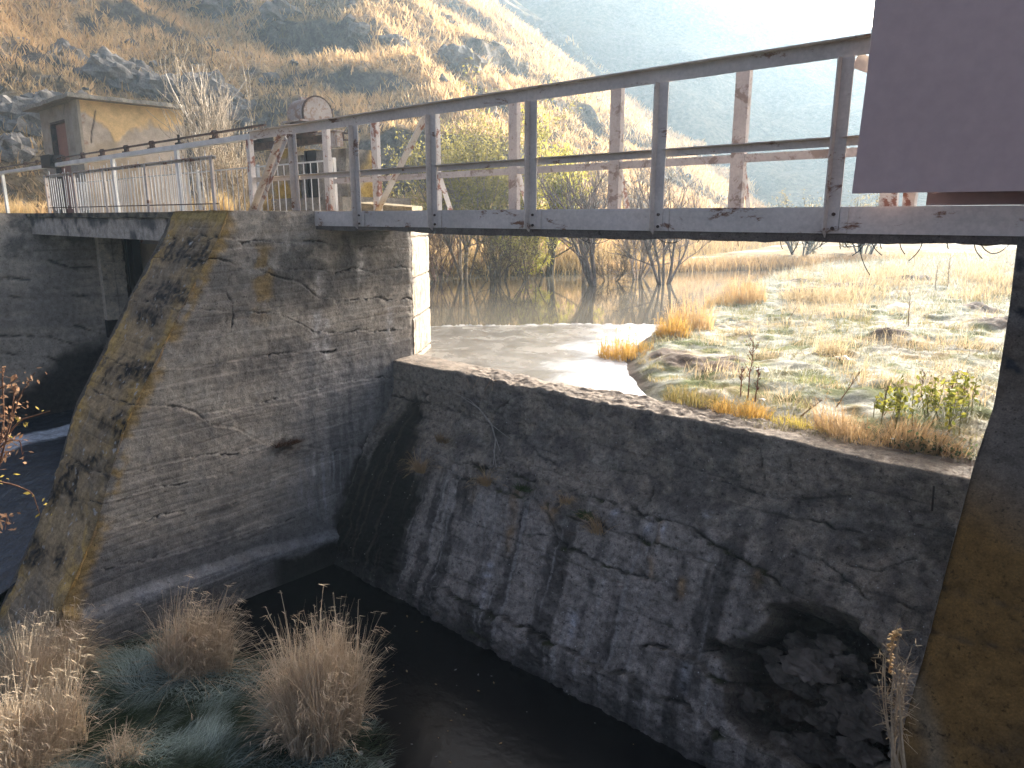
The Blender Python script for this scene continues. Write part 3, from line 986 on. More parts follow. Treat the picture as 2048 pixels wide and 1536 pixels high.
# ------------------------------------------------------------------ second pier, beyond the left bay
XQ = -15.3
zq = np.linspace(-5.0, 0.06, 170)
Zg, Sg = np.meshgrid(zq, np.linspace(0, 1, 150), indexing='ij')
y0 = 1.0 + (Zg + 5) * 0.30
Yg = y0 + (4.98 - y0) * Sg
P0 = np.stack([np.full_like(Yg, XQ), Yg, Zg], -1)
U, V = px(P0)
n1, n2, n3 = fbm(P0, 4, sc=0.8, off=50), fbm(P0, 5, sc=3, off=51), fbm(P0, 3, sc=12, off=52)
board = fbm(np.stack([Yg * 0.5, Zg * 9, 0 * Zg], -1), 3, off=5)
disp = n1 * 0.03 + n2 * 0.012 + board * 0.012
seam = np.zeros_like(U)
for pl in [[(0, 512), (80, 515), (140, 535), (190, 533)], [(0, 635), (70, 630), (130, 645), (200, 668)], [(0, 592), (60, 595), (190, 590)], [(0, 672), (100, 672), (150, 690)], [(0, 705), (60, 710), (120, 720)], [(0, 558), (60, 560)]]:
    c = crack_w(U, V + 5 * n2, pl, 2.0, 2, n3) * (0.2 + 0.8 * sst(-0.2, 0.2, fbm(P0, 2, sc=2, off=7)))
    disp -= 0.03 * c
    seam = np.maximum(seam, c)
col = np.tile(np.array([0.48, 0.415, 0.33]), (*U.shape, 1))
col = mix(col, np.array([0.13, 0.12, 0.11]), sst(560, 470, V + 50 * n1) * sst(-0.4, 0.2, n2) * 0.8)
col = mix(col, np.array([0.22, 0.20, 0.18]), sst(0, 0.4, n1 + 0.4 * board) * 0.5)
pl2 = np.exp(-((((Zg + 0.02 * n2 + 0.03 * n1) % 0.17) - 0.085) / 0.007) ** 2) * sst(-0.2, 0.25, fbm(P0 * [1, 0.5, 2], 3, sc=1.4, off=39))
col = mix(col, np.array([0.10, 0.09, 0.08]), pl2 * 0.4)
WET_SHADE2 = [(215, 665), (150, 690), (110, 730), (60, 770), (0, 790), (0, 900), (200, 900), (230, 700)]  # wet foot of the wall, with its shadow darkened into the colour
col = mix(col, np.array([0.028, 0.027, 0.027]), sst(18, -18, sdpoly(U, V, WET_SHADE2) + 20 * n1 + 8 * n2) * 0.93)
col = mix(col, np.array([0.03, 0.027, 0.025]), np.clip(seam, 0, 1) * 0.85)
P1 = P0.copy()
P1[..., 0] += disp
mb = MB()
mb.grid(P1, col.reshape(-1, 3))
mb.hexa([(XQ - 2.2, 1.0, -5.0), (XQ - 0.04, 1.0, -5.0), (XQ - 0.04, 4.98, -5.0), (XQ - 2.2, 4.98, -5.0), (XQ - 2.2, 2.52, 0.05), (XQ - 0.04, 2.52, 0.05), (XQ - 0.04, 4.98, 0.05), (XQ - 2.2, 4.98, 0.05)], (0.2, 0.18, 0.16))
mb.box(XQ - 8, XQ - 2.25, 2.6, 9.5, -5, 0.045, (0.2, 0.18, 0.16))
pier2 = thing('concrete_pier', 'grey stained concrete pier across the dark sluice bay, at the left edge', 'pier', (XQ - 1.1, 4, -5.0), 'concrete piers of the dam')
mb.build('side_wall', M['concrete'], pier2, smooth=True)
# lighter guide column with its chipped edge
zc = np.linspace(-1.95, 0.04, 90)
Zc, Tc = np.meshgrid(zc, np.linspace(0, 1, 40), indexing='ij')
Xc = XQ + 0.16 + 0 * Zc
Yc = 4.985 + 0.42 * Tc
P0 = np.stack([Xc, Yc, Zc], -1)
nn = fbm(P0, 4, sc=4)
Xc = Xc + nn * 0.015
Yc = Yc + np.where(Tc > 0.93, fbm(P0, 4, sc=6) * 0.05, 0)
cg = mix(np.tile(np.array([0.62, 0.53, 0.40]), (*Zc.shape, 1)), np.array([0.42, 0.36, 0.28]), sst(0, 0.4, nn))
jn = np.exp(-(((Zc + 0.01 * nn) % 0.33 - 0.16) / 0.012) ** 2) + np.exp(-((Tc - 0.55) / 0.025) ** 2)
cg = mix(cg, np.array([0.12, 0.10, 0.09]), np.clip(jn, 0, 1) * 0.5)
mb = MB()
mb.grid(np.stack([Xc, Yc, Zc], -1), cg.reshape(-1, 3))
mb.box(XQ - 2.2, XQ + 0.155, 4.985, 5.40, -1.95, 0.04, (0.60, 0.52, 0.40))
mb.hexa([(XQ - 0.5, 4.99, -2.3), (XQ + 0.1, 4.99, -2.3), (XQ + 0.1, 5.4, -2.3), (XQ - 0.5, 5.4, -2.3), (XQ - 0.5, 4.99, -1.955), (XQ + 0.14, 4.99, -1.955), (XQ + 0.14, 5.39, -1.955), (XQ - 0.5, 5.39, -1.955)], (0.04, 0.036, 0.034))
mb.build('guide_column', M['concrete'], pier2)
mb = MB()
mb.box(XQ - 2.2, XQ + 0.05, 5.95, 9.5, -5, 0.04, (0.30, 0.27, 0.22))
mb.build('upstream_wall', M['concrete'], pier2)

# gate of the left bay: steel guides, skin plate, stiffeners
gate = thing('sluice_gate', 'tan steel sluice gate with dark guide rails, half hidden behind the lichened pier', 'sluice gate', (-12.3, 5.7, -3.6))
mb = MB()
mb.box(XQ + 0.03, XL - 0.02, 5.72, 5.76, -3.6, -0.15)
mb.build('skin_plate', paint_mat('gate_paint', (0.60, 0.50, 0.37), (0.22, 0.14, 0.09), 0.42, 2.0), gate)
gp = None
for k in range(5):
    mb = MB()
    z0 = -0.5 - k * 0.7
    mb.box(XQ + 0.35, XL - 0.05, 5.60, 5.715, z0, z0 + 0.10)
    mb.build('stiffener', M['steel_old'], gate)
for x0, w_, m_ in [(XQ + 0.17, 0.10, 'black'), (XQ + 0.42, 0.10, 'black')]:
    mb = MB()
    mb.box(x0, x0 + w_, 5.45, 5.595, -3.6, 0.0)
    mb.build('guide_rail', M[m_], gate)

# sill and running water of the left bay
mb = MB()
Xa, Ya = np.meshgrid(np.linspace(XQ + 0.0, XL + 0.05, 90), np.linspace(-1.5, 5.55, 110), indexing='ij')
Za = -3.55 - 0.08 * sst(5.5, 3.4, Ya) - 0.85 * sst(3.2, 0.2, Ya)
Pa = np.stack([Xa, Ya, Za], -1)
Pa[..., 2] += 0.03 * fbm(np.stack([Xa * 2.2, Ya * 0.8, 0 * Xa], -1), 4) + 0.015 * fbm(Pa, 3, sc=6)
FOAM_Y = 3.2 - 0.42 * (Xa + 14)
foam = sst(0.0, 0.4, 0.6 * fbm(np.stack([Xa * 2.6, Ya * 1.3, 0 * Xa], -1), 5, off=3) + 1.15 * np.exp(-((Xa + 13.75 + 0.25 * (Ya - 3)) / 0.55) ** 2) * sst(1.9, 2.7, Ya) - 0.62)
cf = mix(np.tile(np.array([0.035, 0.045, 0.06]), (*Xa.shape, 1)), np.array([0.72, 0.77, 0.82]), foam)
fm, nt, b = newmat('running_water')
at = nd(nt, 'ShaderNodeAttribute', attribute_name='Col')
tcn = nd(nt, 'ShaderNodeTexCoord')
nz_ = noise_tex(nt, 9.0, 5, 0.65, tcn.outputs['Object'], 0.6)
nt.links.new(mul(nt, at.outputs[0], ramp(nt, nz_.outputs[0], [(0.3, 0.5), (0.7, 1.3)]).outputs[0]), b.inputs['Base Color'])
b.inputs['Roughness'].default_value = 0.22
bump(nt, b, nz_.outputs[0], 0.7, 0.05)
mb.grid(Pa, cf.reshape(-1, 3))
structure(mb.build('spilling_water', fm, smooth=True))

# ------------------------------------------------------------------ right abutment (orange lichened slope)
XA = -0.714
az = np.array([-5.6, -3.42, -3.03, -2.57, -2.25, -1.76, -1.38, -1.136, -1.10, -0.562, -0.10])
ay = np.array([0.55, 3.18, 3.41, 3.80, 4.08, 4.40, 4.70, 5.02, 5.07, 5.08, 4.985])
zz = np.linspace(-5.4, -0.112, 260)
Zg, Tg = np.meshgrid(zz, np.linspace(0, 1, 150), indexing='ij')
Yg = np.interp(Zg, az, ay)
Xg = XA + 2.6 * Tg
P0 = np.stack([Xg, Yg, Zg], -1)
U, V = px(P0)
n1, n2, n3 = fbm(P0, 4, sc=1.0, off=70), fbm(P0, 5, sc=3.6, off=71), fbm(P0, 3, sc=15, off=72)
disp = n1 * 0.02 + n2 * 0.012 + n3 * 0.004 - np.exp(-((Xg - XA) / 0.03) ** 2) * (0.02 + 0.04 * np.maximum(n2, 0))
seam = np.zeros_like(U)
for pl in [[(1840, 1150), (1900, 1180), (1960, 1200), (2048, 1215)], [(1860, 1255), (1930, 1280), (2048, 1300)], [(1990, 715), (2048, 722)], [(2010, 575), (2048, 580)], [(1760, 1440), (1850, 1470), (1990, 1500), (2048, 1500)]]:
    c = crack_w(U, V, pl, 3.5, 4, n3)
    disp -= 0.02 * c
    seam = np.maximum(seam, c)
col = np.tile(np.array([0.185, 0.108, 0.035]), (*U.shape, 1))
col = mix(col, np.array([0.12, 0.075, 0.03]), sst(-0.05, 0.4, n1 + 0.3 * n2))
col = mix(col, np.array([0.19, 0.165, 0.135]), sst(1060, 900, V + 60 * n1 - (U - 1950) * 0.5) * 0.9)
col = mix(col, np.array([0.20, 0.185, 0.165]), sst(700, 640, V + 20 * n1))
col = mix(col, np.array([0.19, 0.165, 0.12]), np.exp(-((U - 1800 - (V - 1250) * 0.25 + 14 * n2) / 26) ** 2) * sst(1270, 1340, V) * 0.6)
col = mix(col, np.array([0.06, 0.05, 0.04]), seam * 0.5)
col = mix(col, np.array([0.06, 0.065, 0.07]), sst(0.55, 0.66, fbm(P0, 2, sc=6, off=90)) * sst(1010, 940, V))
col = col * 0.66
Yd, Zd = Yg - 0.7 * disp, Zg + 0.7 * disp * sst(-1.0, -1.3, Zg)
mb = MB()
mb.grid(np.stack([Xg, Yd, Zd], -1), col.reshape(-1, 3), flip=True)
Zs, Ts = np.meshgrid(np.linspace(-5.4, -0.112, 80), np.linspace(0, 1, 60), indexing='ij')
ys0 = np.interp(Zs, az, ay) + 0.012
mb.grid(np.stack([np.full_like(Zs, XA), ys0 + (11.0 - ys0) * Ts, Zs], -1), (0.2, 0.18, 0.155), flip=True)
mb.add([(XA, 4.99, -0.112), (XA + 2.6, 4.99, -0.112), (XA + 2.6, 11, -0.112), (XA, 11, -0.112)], [(0, 1, 2, 3)], (0.2, 0.18, 0.155))
mb.add([(XA, 11, -5.4), (XA + 2.6, 11, -5.4), (XA + 2.6, 11, -0.112), (XA, 11, -0.112)], [(3, 2, 1, 0)], (0.2, 0.18, 0.155))
abut = tag(mb.build('concrete_abutment', M['concrete'], smooth=True), 'sloping concrete abutment covered in orange brown lichen at the right edge', 'abutment')

# ------------------------------------------------------------------ footbridge over the weir
BY, BY2 = 5.0, 6.22
PX = [-8.17, -6.93, -5.66, -4.36, -3.08, -1.77]
br = thing('footbridge', 'grey painted steel footbridge with rusty railings spanning the weir', 'footbridge', (-5, 5.6, -0.12))
X0, X1 = -9.20, 0.6


def chan(mb, x0, x1, y, z0, z1, fl, th=0.008, lower=True):
    mb.box(x0, x1, y, y + th, z0, z1)
    s = 1 if fl > 0 else 0
    ya, yb = (y + th, y + fl) if fl > 0 else (y + fl, y)
    mb.box(x0, x1, ya, yb, z1 - th, z1)
    if lower:
        mb.box(x0, x1, ya, yb, z0, z0 + th)


mb = MB()
chan(mb, X0, X1, BY, -0.108, 0.062, 0.07)
mb.build('girder', M['steel'], br)
mb = MB()
chan(mb, X0, X1, BY2 - 0.008, -0.108, 0.062, -0.07)
mb.build('girder', M['steel_old'], br)
mb = MB()
chan(mb, -9.22, X1, BY + 0.004, 0.972, 1.078, -0.055, lower=False)
mb.build('top_rail', M['steel'], br)
mb = MB()
chan(mb, -9.22, X1, BY2 - 0.07, 1.235, 1.325, 0.055, lower=False)
mb.build('top_rail', M['steel_old'], br)
prev = -9.18
for k, x in enumerate(PX + [-0.45]):
    mb = MB()
    chan(mb, prev + 0.05, x - 0.012, BY + 0.012, 0.44, 0.497, -0.045, 0.006, lower=False)
    mb.build('middle_rail', M['steel'], br)
    prev = x
mb = MB()
mb.box(-9.1, X1, BY2 - 0.05, BY2 - 0.043, 0.455, 0.525)
mb.build('middle_rail', M['steel_pink'], br)
post0 = None
for k, x in enumerate(PX):
    mb = MB()
    w_ = 0.075
    mb.box(x - 0.008, x, BY - 0.075, BY - 0.003, -0.085, 0.970)
    mb.box(x, x + w_, BY - 0.011, BY - 0.003, -0.085, 0.970)
    mb.add([(x - 0.008, BY - 0.075, -0.085), (x, BY - 0.075, -0.085), (x, BY - 0.003, -0.085), (x - 0.008, BY - 0.003, -0.085), (x - 0.008, BY - 0.012, -0.135), (x, BY - 0.012, -0.135)],
           [(0, 4, 5, 1), (0, 3, 4), (1, 5, 2), (3, 2, 5, 4)])
    p = mb.build('rail_post', M['steel'], br)
    g = MB()
    g.box(x + w_ + 0.005, x + w_ + 0.055, BY - 0.012, BY - 0.001, -0.104, 0.055)
    g.build('gusset_plate', M['steel'], p)
    for dz_ in (-0.075, 0.015):
        g = MB()
        g.tube([(x + 0.04, BY - 0.024, dz_), (x + 0.04, BY - 0.011, dz_)], 0.012, 6)
        g.build('bolt', M['rust'], p)
FX = [-9.25, -8.12, -6.94, -5.64, -4.29, -3.0, -1.75]
for k, x in enumerate(FX):
    mb = MB()
    w_ = 0.115
    mb.box(x - w_ / 2, x + w_ / 2, BY2 - 0.06, BY2 - 0.052, 0.05, 1.30)
    mb.box(x + w_ / 2, x + w_ / 2 + 0.008, BY2 - 0.06, BY2 + 0.0, 0.05, 1.30)
    mb.build('rail_post', M['steel_pink'] if k in (3, 4, 5) else M['steel_old'], br)
    if k in (4, 5, 2, 3):
        mb = MB()
        mb.bar((x + 0.03, BY2 + 0.01, 0.47), (x + 0.02, BY2 + 0.22, 0.0), 0.07, 0.008, (1, 0, 0))
        mb.build('strut', M['steel_old'], br)
# end post and diagonal braces
mb = MB()
mb.box(-9.20, -9.12, BY - 0.065, BY - 0.003, 0.02, 0.971)
mb.build('end_post', M['steel_old'], br)
mb = MB()
a, b = np.array([-9.12, BY - 0.09, 0.05]), np.array([-8.26, BY - 0.09, 0.965])
mb.bar(a, b, 0.012, 0.12, (0, 1, 0))
mb.bar(a + [0.04, 0.03, -0.04], b + [0.04, 0.03, -0.04], 0.07, 0.012, (0, 1, 0))
mb.build('diagonal_brace', M['steel_old'], br)
mb = MB()
mb.add([(-9.2, BY - 0.10, 0.10), (-9.12, BY - 0.10, 0.13), (-8.98, BY - 0.10, 0.0), (-8.98, BY - 0.10, -0.10), (-9.10, BY - 0.10, -0.10), (-9.2, BY - 0.10, -0.04),
        (-9.2, BY - 0.0, 0.10), (-9.12, BY - 0.0, 0.13), (-8.98, BY - 0.0, 0.0), (-8.98, BY - 0.0, -0.10), (-9.10, BY - 0.0, -0.10), (-9.2, BY - 0.0, -0.04)],
       [(0, 5, 1)])
for i_ in range(6):
    j_ = (i_ + 1) % 6
    mb.add([mb.v[0][i_], mb.v[0][j_], mb.v[0][j_ + 6], mb.v[0][i_ + 6]], [(0, 1, 2, 3)])
mb.add(mb.v[0][:6], [(5, 4, 3, 2, 1, 0)])
mb.build('foot_gusset', M['steel'], br)
mb = MB()
mb.bar((-8.05, BY2 - 0.09, 0.08), (-6.98, BY2 - 0.09, 1.24), 0.012, 0.10, (0, 1, 0))
mb.build('diagonal_brace', M['steel_old'], br)
mb = MB()
mb.bar((-1.70, BY + 0.02, 0.95), (-1.0, BY + 0.5, 0.62), 0.012, 0.09, (0, 0, 1))
mb.build('diagonal_brace', M['steel'], br)
# deck slab with its ragged underside
xd = np.linspace(X0 + 0.15, X1, 420)
yd = np.linspace(BY + 0.012, BY2 - 0.012, 24)
Xd, Yd = np.meshgrid(xd, yd, indexing='ij')
Pd = np.stack([Xd, Yd, 0 * Xd], -1)
rag = fbm(Pd, 5, sc=1.1, off=3)
zd = -0.148 - 0.022 * rag - 0.03 * np.maximum(fbm(Pd, 3, sc=3, off=9) - 0.25, 0) - 0.02 * sst(-7.5, -5.0, Xd)
Pd[..., 2] = zd
mb = MB()
cdk = mix(np.tile(np.array([0.17, 0.14, 0.115]), (*Xd.shape, 1)), np.array([0.07, 0.06, 0.05]), sst(-0.2, 0.4, rag))
mb.grid(Pd, cdk.reshape(-1, 3), flip=True)
Ptop = Pd.copy()
Ptop[..., 2] = 0.0
mb.grid(Ptop, (0.2, 0.18, 0.16))
for col_i in (0, -1):
    strip = np.stack([Pd[:, col_i], Ptop[:, col_i]], 1)
    mb.grid(strip, (0.12, 0.10, 0.085), flip=(col_i == -1))
mb.build('deck_slab', M['concrete'], br)
# loose wires hanging under the deck
wr = np.random.default_rng(3)
WIRES = [(1240, .05), (1290, .04), (1330, .08), (1400, .04), (1425, .04), (1455, .03), (1475, .06), (1525, .03), (1560, .07), (1597, .10), (1610, .03), (1645, .05), (1680, .06), (1690, .05), (1720, .22), (1730, .10), (1745, .09), (1760, .05), (1800, .08), (1845, .12), (1895, .04), (1950, .09), (1100, .05), (1180, .06), (1010, .04)]
for u_, l_ in WIRES:
    p = onY(u_, 482, BY + 0.05)
    a_ = wr.uniform(0, 6.28)
    lean = l_ * wr.uniform(-0.9, 0.9)
    tt = np.linspace(0, 1, 8)
    pts = np.stack([p[0] + lean * tt ** 1.6, p[1] + 0.15 * l_ * np.sin(a_) * tt, -0.15 - l_ * (tt ** 0.8)], -1)
    mb = MB()
    mb.tube(pts, 0.0028, 4)
    mb.build('wire', M['black'], br)
for ua, ub, sag in [(1150, 1230, .07), (1960, 2020, .06), (1310, 1370, .05), (1700, 1730, .04)]:
    a, b = onY(ua, 485, BY + 0.06), onY(ub, 487, BY + 0.06)
    a[2] = b[2] = -0.15
    tt = np.linspace(0, 1, 14)
    pts = a + (b - a) * tt[:, None]
    pts[:, 2] -= sag * 4 * tt * (1 - tt)
    mb = MB()
    mb.tube(pts, 0.0028, 4)
    mb.build('wire', M['black'], br)
RAG = [(1225, 492, 0.06), (1250, 490, 0.05), (1395, 484, 0.09)]
for u_, v_, w_ in RAG:
    p = onY(u_, v_, BY + 0.05)
    mb = MB()
    mb.hexa([(p[0] - w_, 5.02, -0.16), (p[0] + w_ * .6, 5.02, -0.16), (p[0] + w_ * .6, 5.2, -0.16), (p[0] - w_, 5.2, -0.16), (p[0] - w_ * 1.6, 5.02, -0.12), (p[0] + w_, 5.02, -0.12), (p[0] + w_, 5.2, -0.12), (p[0] - w_ * 1.6, 5.2, -0.12)], (0.1, 0.085, 0.07))
    mb.build('broken_fragment', M['concrete'], br)

# ------------------------------------------------------------------ mauve sheet-metal cabin at the right end of the bridge
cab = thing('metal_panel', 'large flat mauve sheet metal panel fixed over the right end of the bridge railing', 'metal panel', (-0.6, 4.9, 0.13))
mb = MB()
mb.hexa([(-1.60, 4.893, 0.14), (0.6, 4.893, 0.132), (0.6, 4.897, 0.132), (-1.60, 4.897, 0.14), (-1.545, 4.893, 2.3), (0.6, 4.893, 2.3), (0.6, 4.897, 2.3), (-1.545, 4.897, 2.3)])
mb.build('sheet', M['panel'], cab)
mb = MB()
mb.box(-1.585, -1.545, 4.8985, 4.938, 0.16, 2.28)
mb.build('frame_edge', M['steel'], cab)
mb = MB()
mb.box(-1.22, 0.6, 5.08, 5.085, 0.066, 0.6)
mb.build('lower_sheet', paint_mat('dark_sheet_paint', (0.16, 0.125, 0.135), (0.14, 0.11, 0.115), 0.3, 2.0), cab)
for x_ in (-1.36,):
    mb = MB()
    mb.box(x_, x_ + 0.07, 5.10, 5.16, 0.02, 2.2)
    mb.build('upright', M['steel_old'], cab)

# ------------------------------------------------------------------ deck and beam over the left bay
deck = thing('bay_deck', 'concrete walkway slab and beam crossing the dark left bay', 'walkway', (-12.3, 5, -0.3))
xb = np.linspace(-15.52, -9.26, 240)
yb = np.linspace(0, 1, 14)
Xb, Tb = np.meshgrid(xb, yb, indexing='ij')
Pb = np.stack([Xb, 3.97 + 0 * Xb, -0.305 + 0.29 * Tb], -1)
nb = fbm(Pb, 5, sc=2.2)
Pb[..., 1] += nb * 0.012
cb = mix(np.tile(np.array([0.42, 0.365, 0.30]), (*Xb.shape, 1)), np.array([0.12, 0.115, 0.105]), sst(-0.1, 0.4, nb + 0.5 * (Tb - 0.6)))
mb = MB()
mb.grid(Pb, cb.reshape(-1, 3))
mb.box(-15.52, -9.26, 3.985, 4.35, -0.305, -0.02, (0.23, 0.21, 0.19))
mb.build('beam', M['concrete'], deck)
Ps = np.stack([Xb, 3.92 + 0 * Xb, -0.012 + 0.068 * Tb], -1)
ns = fbm(Ps, 5, sc=4)
Ps[..., 1] += ns * 0.02
cs = mix(np.tile(np.array([0.17, 0.145, 0.10]), (*Xb.shape, 1)), np.array([0.05, 0.045, 0.04]), sst(-0.2, 0.4, ns))
mb = MB()
mb.grid(Ps, cs.reshape(-1, 3))
mb.box(-23, -9.27, 3.945, 6.45, -0.012, 0.056, (0.2, 0.18, 0.15))
mb.build('slab', M['concrete'], deck)

# balustrade along the left walkway
FY, FZ0, FZ1 = 4.22, 0.10, 0.705
bal = thing('balustrade', 'low pale steel balustrade with thin bars along the near edge of the left walkway', 'balustrade', (-12, FY, FZ0), 'balustrades of the left walkway')
mb = MB()
mb.box(-15.0, -8.62, FY - 0.03, FY + 0.012, FZ1 - 0.012, FZ1)
mb.box(-15.0, -8.62, FY + 0.006, FY + 0.012, FZ1 - 0.04, FZ1 - 0.012)
mb.build('handrail', M['steel_old'], bal)
mb = MB()
mb.box(-15.0, -8.62, FY - 0.006, FY + 0.006, 0.145, 0.158)
mb.build('bottom_rail', M['rust'], bal)
for u_ in [95, 152, 213, 297, 430]:
    x = onY(u_, 380, FY)[0]
    mb = MB()
    mb.box(x - 0.026, x + 0.026, FY - 0.028, FY - 0.02, 0.05, FZ1 - 0.013)
    mb.box(x - 0.026, x - 0.020, FY - 0.02, FY + 0.02, 0.05, FZ1 - 0.013)
    mb.build('post', M['steel'], bal)
xs_ = np.arange(-14.9, -8.7, 0.118)
bar0 = None
for k, x in enumerate(xs_):
    j = random.uniform(-0.02, 0.02)
    if bar0 is None:
        mb = MB()
        mb.tube([(x, FY, 0.10), (x, FY, FZ1 - 0.012)], 0.0065, 5)
        bar0 = mb.build('bar', M['fence'], bal)
    else:
        c = copy_child(bar0, bal, (x - xs_[0] + j, 0, 0))
        c.rotation_euler = (0, random.uniform(-0.03, 0.03), 0)
bal2 = thing('balustrade', 'far balustrade of thin pale bars in front of the dry shrubs', 'balustrade', (-14, 6.35, 0.06), 'balustrades of the left walkway')
mb = MB()
mb.box(-20.5, -9.3, 6.34, 6.37, 0.79, 0.81)
mb.build('handrail', M['fence'], bal2)
bar0 = None
xs_ = np.arange(-20.4, -9.35, 0.19)
for k, x in enumerate(xs_):
    if bar0 is None:
        mb = MB()
        mb.tube([(x, 6.355, 0.06), (x, 6.355, 0.79)], 0.008, 5)
        bar0 = mb.build('bar', M['fence'], bal2)
    else:
        copy_child(bar0, bal2, (x - xs_[0], 0, 0))
for x in (-18.5, -16.2, -13.8, -11.6, -9.4):
    mb = MB()
    mb.box(x - 0.025, x + 0.025, 6.375, 6.42, 0.05, 0.84)
    mb.build('post', M['fence'], bal2)

# gate lifting shaft on its beam
SY = 5.06
sh = thing('lifting_shaft', 'long rusty gate lifting shaft in bearings on a pale beam above the left walkway', 'drive shaft', (-13, SY, 0.06))
mb = MB()
mb.box(-17.1, -9.24, SY - 0.05, SY - 0.042, 0.985, 1.055)
mb.box(-17.1, -9.24, SY - 0.042, SY + 0.05, 1.047, 1.055)
mb.box(-17.1, -9.24, SY - 0.042, SY + 0.05, 0.985, 0.993)
mb.build('beam', M['fence'], sh)
mb = MB()
mb.box(-23.5, -17.75, SY - 0.05, SY + 0.05, 0.99, 1.055)
mb.build('beam', M['fence'], sh)
mb = MB()
mb.tube([(-23.5, SY, 1.14), (-8.9, SY, 1.14)], 0.018, 8)
mb.build('shaft', M['rust'], sh)
for u_ in [124, 164, 204, 253, 305, 432]:
    x = onY(u_, 300, SY)[0]
    mb = MB()
    mb.box(x - 0.09, x + 0.09, SY - 0.045, SY + 0.045, 1.056, 1.075)
    mb.tube([(x - 0.035, SY, 1.14), (x + 0.035, SY, 1.14)], 0.042, 8)
    mb.box(x - 0.03, x + 0.03, SY - 0.03, SY + 0.03, 1.075, 1.12)
    mb.box(x + 0.045, x + 0.065, SY - 0.02, SY + 0.02, 1.075, 1.10)
    mb.build('bearing', M['rust'], sh)
for x in (-19.2, -18.4):
    mb = MB()
    mb.box(x - 0.07, x + 0.07, SY - 0.045, SY + 0.045, 1.056, 1.075)
    mb.tube([(x - 0.035, SY, 1.14), (x + 0.035, SY, 1.14)], 0.042, 8)
    mb.build('bearing', M['rust'], sh)
mb = MB()
c0 = onY(90, 318, SY)
mb.box(-17.72, -17.12, SY - 0.12, SY + 0.12, 0.98, 1.22)
mb.tube([(-17.78, SY, 1.12), (-17.06, SY, 1.12)], 0.09, 10)
mb.build('gearbox', M['black'], sh)
for u_ in [7, 232, 362]:
    x = onY(u_, 350, SY)[0]
    mb = MB()
    mb.box(x - 0.05, x + 0.05, SY - 0.052, SY - 0.044, 0.056, 0.984)
    mb.box(x - 0.05, x - 0.042, SY - 0.044, SY + 0.03, 0.056, 0.984)
    mb.build('upright', M['fence'], sh)
x = onY(358, 278, SY)[0]
mb = MB()
mb.tube([(x, SY, 1.06), (x, SY, 1.20)], 0.022, 7)
mb.box(x - 0.07, x + 0.07, SY - 0.04, SY + 0.04, 1.056, 1.085)
mb.build('lubricator', M['black'], sh)

# ------------------------------------------------------------------ hoist on its concrete frame
HY = 7.5
hf = thing('hoist_frame', 'weathered concrete hoist frame with two stubby columns behind the bridge end', 'hoist frame', (-11.5, HY, 0.05))


def conc_block(name, x0, x1, y0, y1, z0, z1, base, parent, lich=0.0, seed=0, nx=30, nz_=30):
    mb = MB()
    gx2, gz2 = np.meshgrid(np.linspace(x0, x1, nx), np.linspace(z0, z1, nz_), indexing='ij')

    def shade(P):
        a = fbm(P, 5, sc=2.6, off=seed)
        e = fbm(P, 3, sc=1.0, off=seed + 5)
        c = mix(np.tile(np.asarray(base), (*P.shape[:2], 1)), np.asarray(base) * 0.45, sst(0.0, 0.45, a))
        c = mix(c, np.array([0.33, 0.225, 0.06]), sst(0.15 - lich, 0.45 - lich, e + 0.3 * a) if lich > 0 else np.zeros(P.shape[:2]))
        return a, c
    P = np.stack([gx2, np.full_like(gx2, y0), gz2], -1)
    a, c = shade(P)
    P[..., 1] += a * 0.03
    mb.grid(P, c.reshape(-1, 3))
    gy2, gz3 = np.meshgrid(np.linspace(y0, y1, nx), np.linspace(z0, z1, nz_), indexing='ij')
    P = np.stack([np.full_like(gy2, x1), gy2, gz3], -1)
    a, c = shade(P)
    P[..., 0] += a * 0.03
    mb.grid(P, c.reshape(-1, 3))
    P = np.stack([np.full_like(gy2, x0), gy2, gz3], -1)
    a, c = shade(P)
    mb.grid(P, c.reshape(-1, 3), flip=True)
    mb.add([(x0, y0, z1), (x1, y0, z1), (x1, y1, z1), (x0, y1, z1)], [(0, 1, 2, 3)], tuple(base))
    mb.add([(x0, y1, z0), (x1, y1, z0), (x1, y1, z1), (x0, y1, z1)], [(3, 2, 1, 0)], tuple(base))
    return mb.build(name, M['concrete'], parent)


def hx(u):
    return onY(u, 330, HY)[0]


conc_block('base_plinth', hx(545), hx(690), 7.42, 8.9, -6.0, 0.33, (0.24, 0.215, 0.18), hf, 0.0, 3)
mb = MB()
pl_ = [(-9.22, 6.58), (-7.90, 6.60), (-8.48, 7.28), (-9.22, 6.9)]
zt_ = [0.20, 0.13, 0.15, 0.22]
mb.hexa([(x_, y_, 0.066) for x_, y_ in pl_] + [(x_, y_, z_) for (x_, y_), z_ in zip(pl_, zt_)], (0.25, 0.205, 0.125))
mb.build('low_kerb', M['concrete'], hf)
conc_block('column', hx(533), hx(588), 7.5, 8.1, 0.331, 1.22, (0.26, 0.225, 0.17), hf, 0.12, 5)
conc_block('column', hx(588) + .003, hx(612), 7.62, 8.2, 0.331, 1.10, (0.30, 0.27, 0.23), hf, 0.0, 6)
conc_block('column', hx(634), hx(690), 7.52, 8.1, 0.331, 1.12, (0.25, 0.225, 0.19), hf, 0.05, 7)
mb = MB()
mb.box(hx(616), hx(633), 7.48, 7.62, 0.331, 1.14)
mb.box(hx(614), hx(617), 7.45, 7.475, 0.331, 1.14)
mb.build('guide_rail', M['black'], hf)
mb = MB()
mb.box(hx(505), hx(700), 7.40, 7.412, 1.24, 1.36)
mb.box(hx(505), hx(700), 7.412, 7.55, 1.348, 1.36)
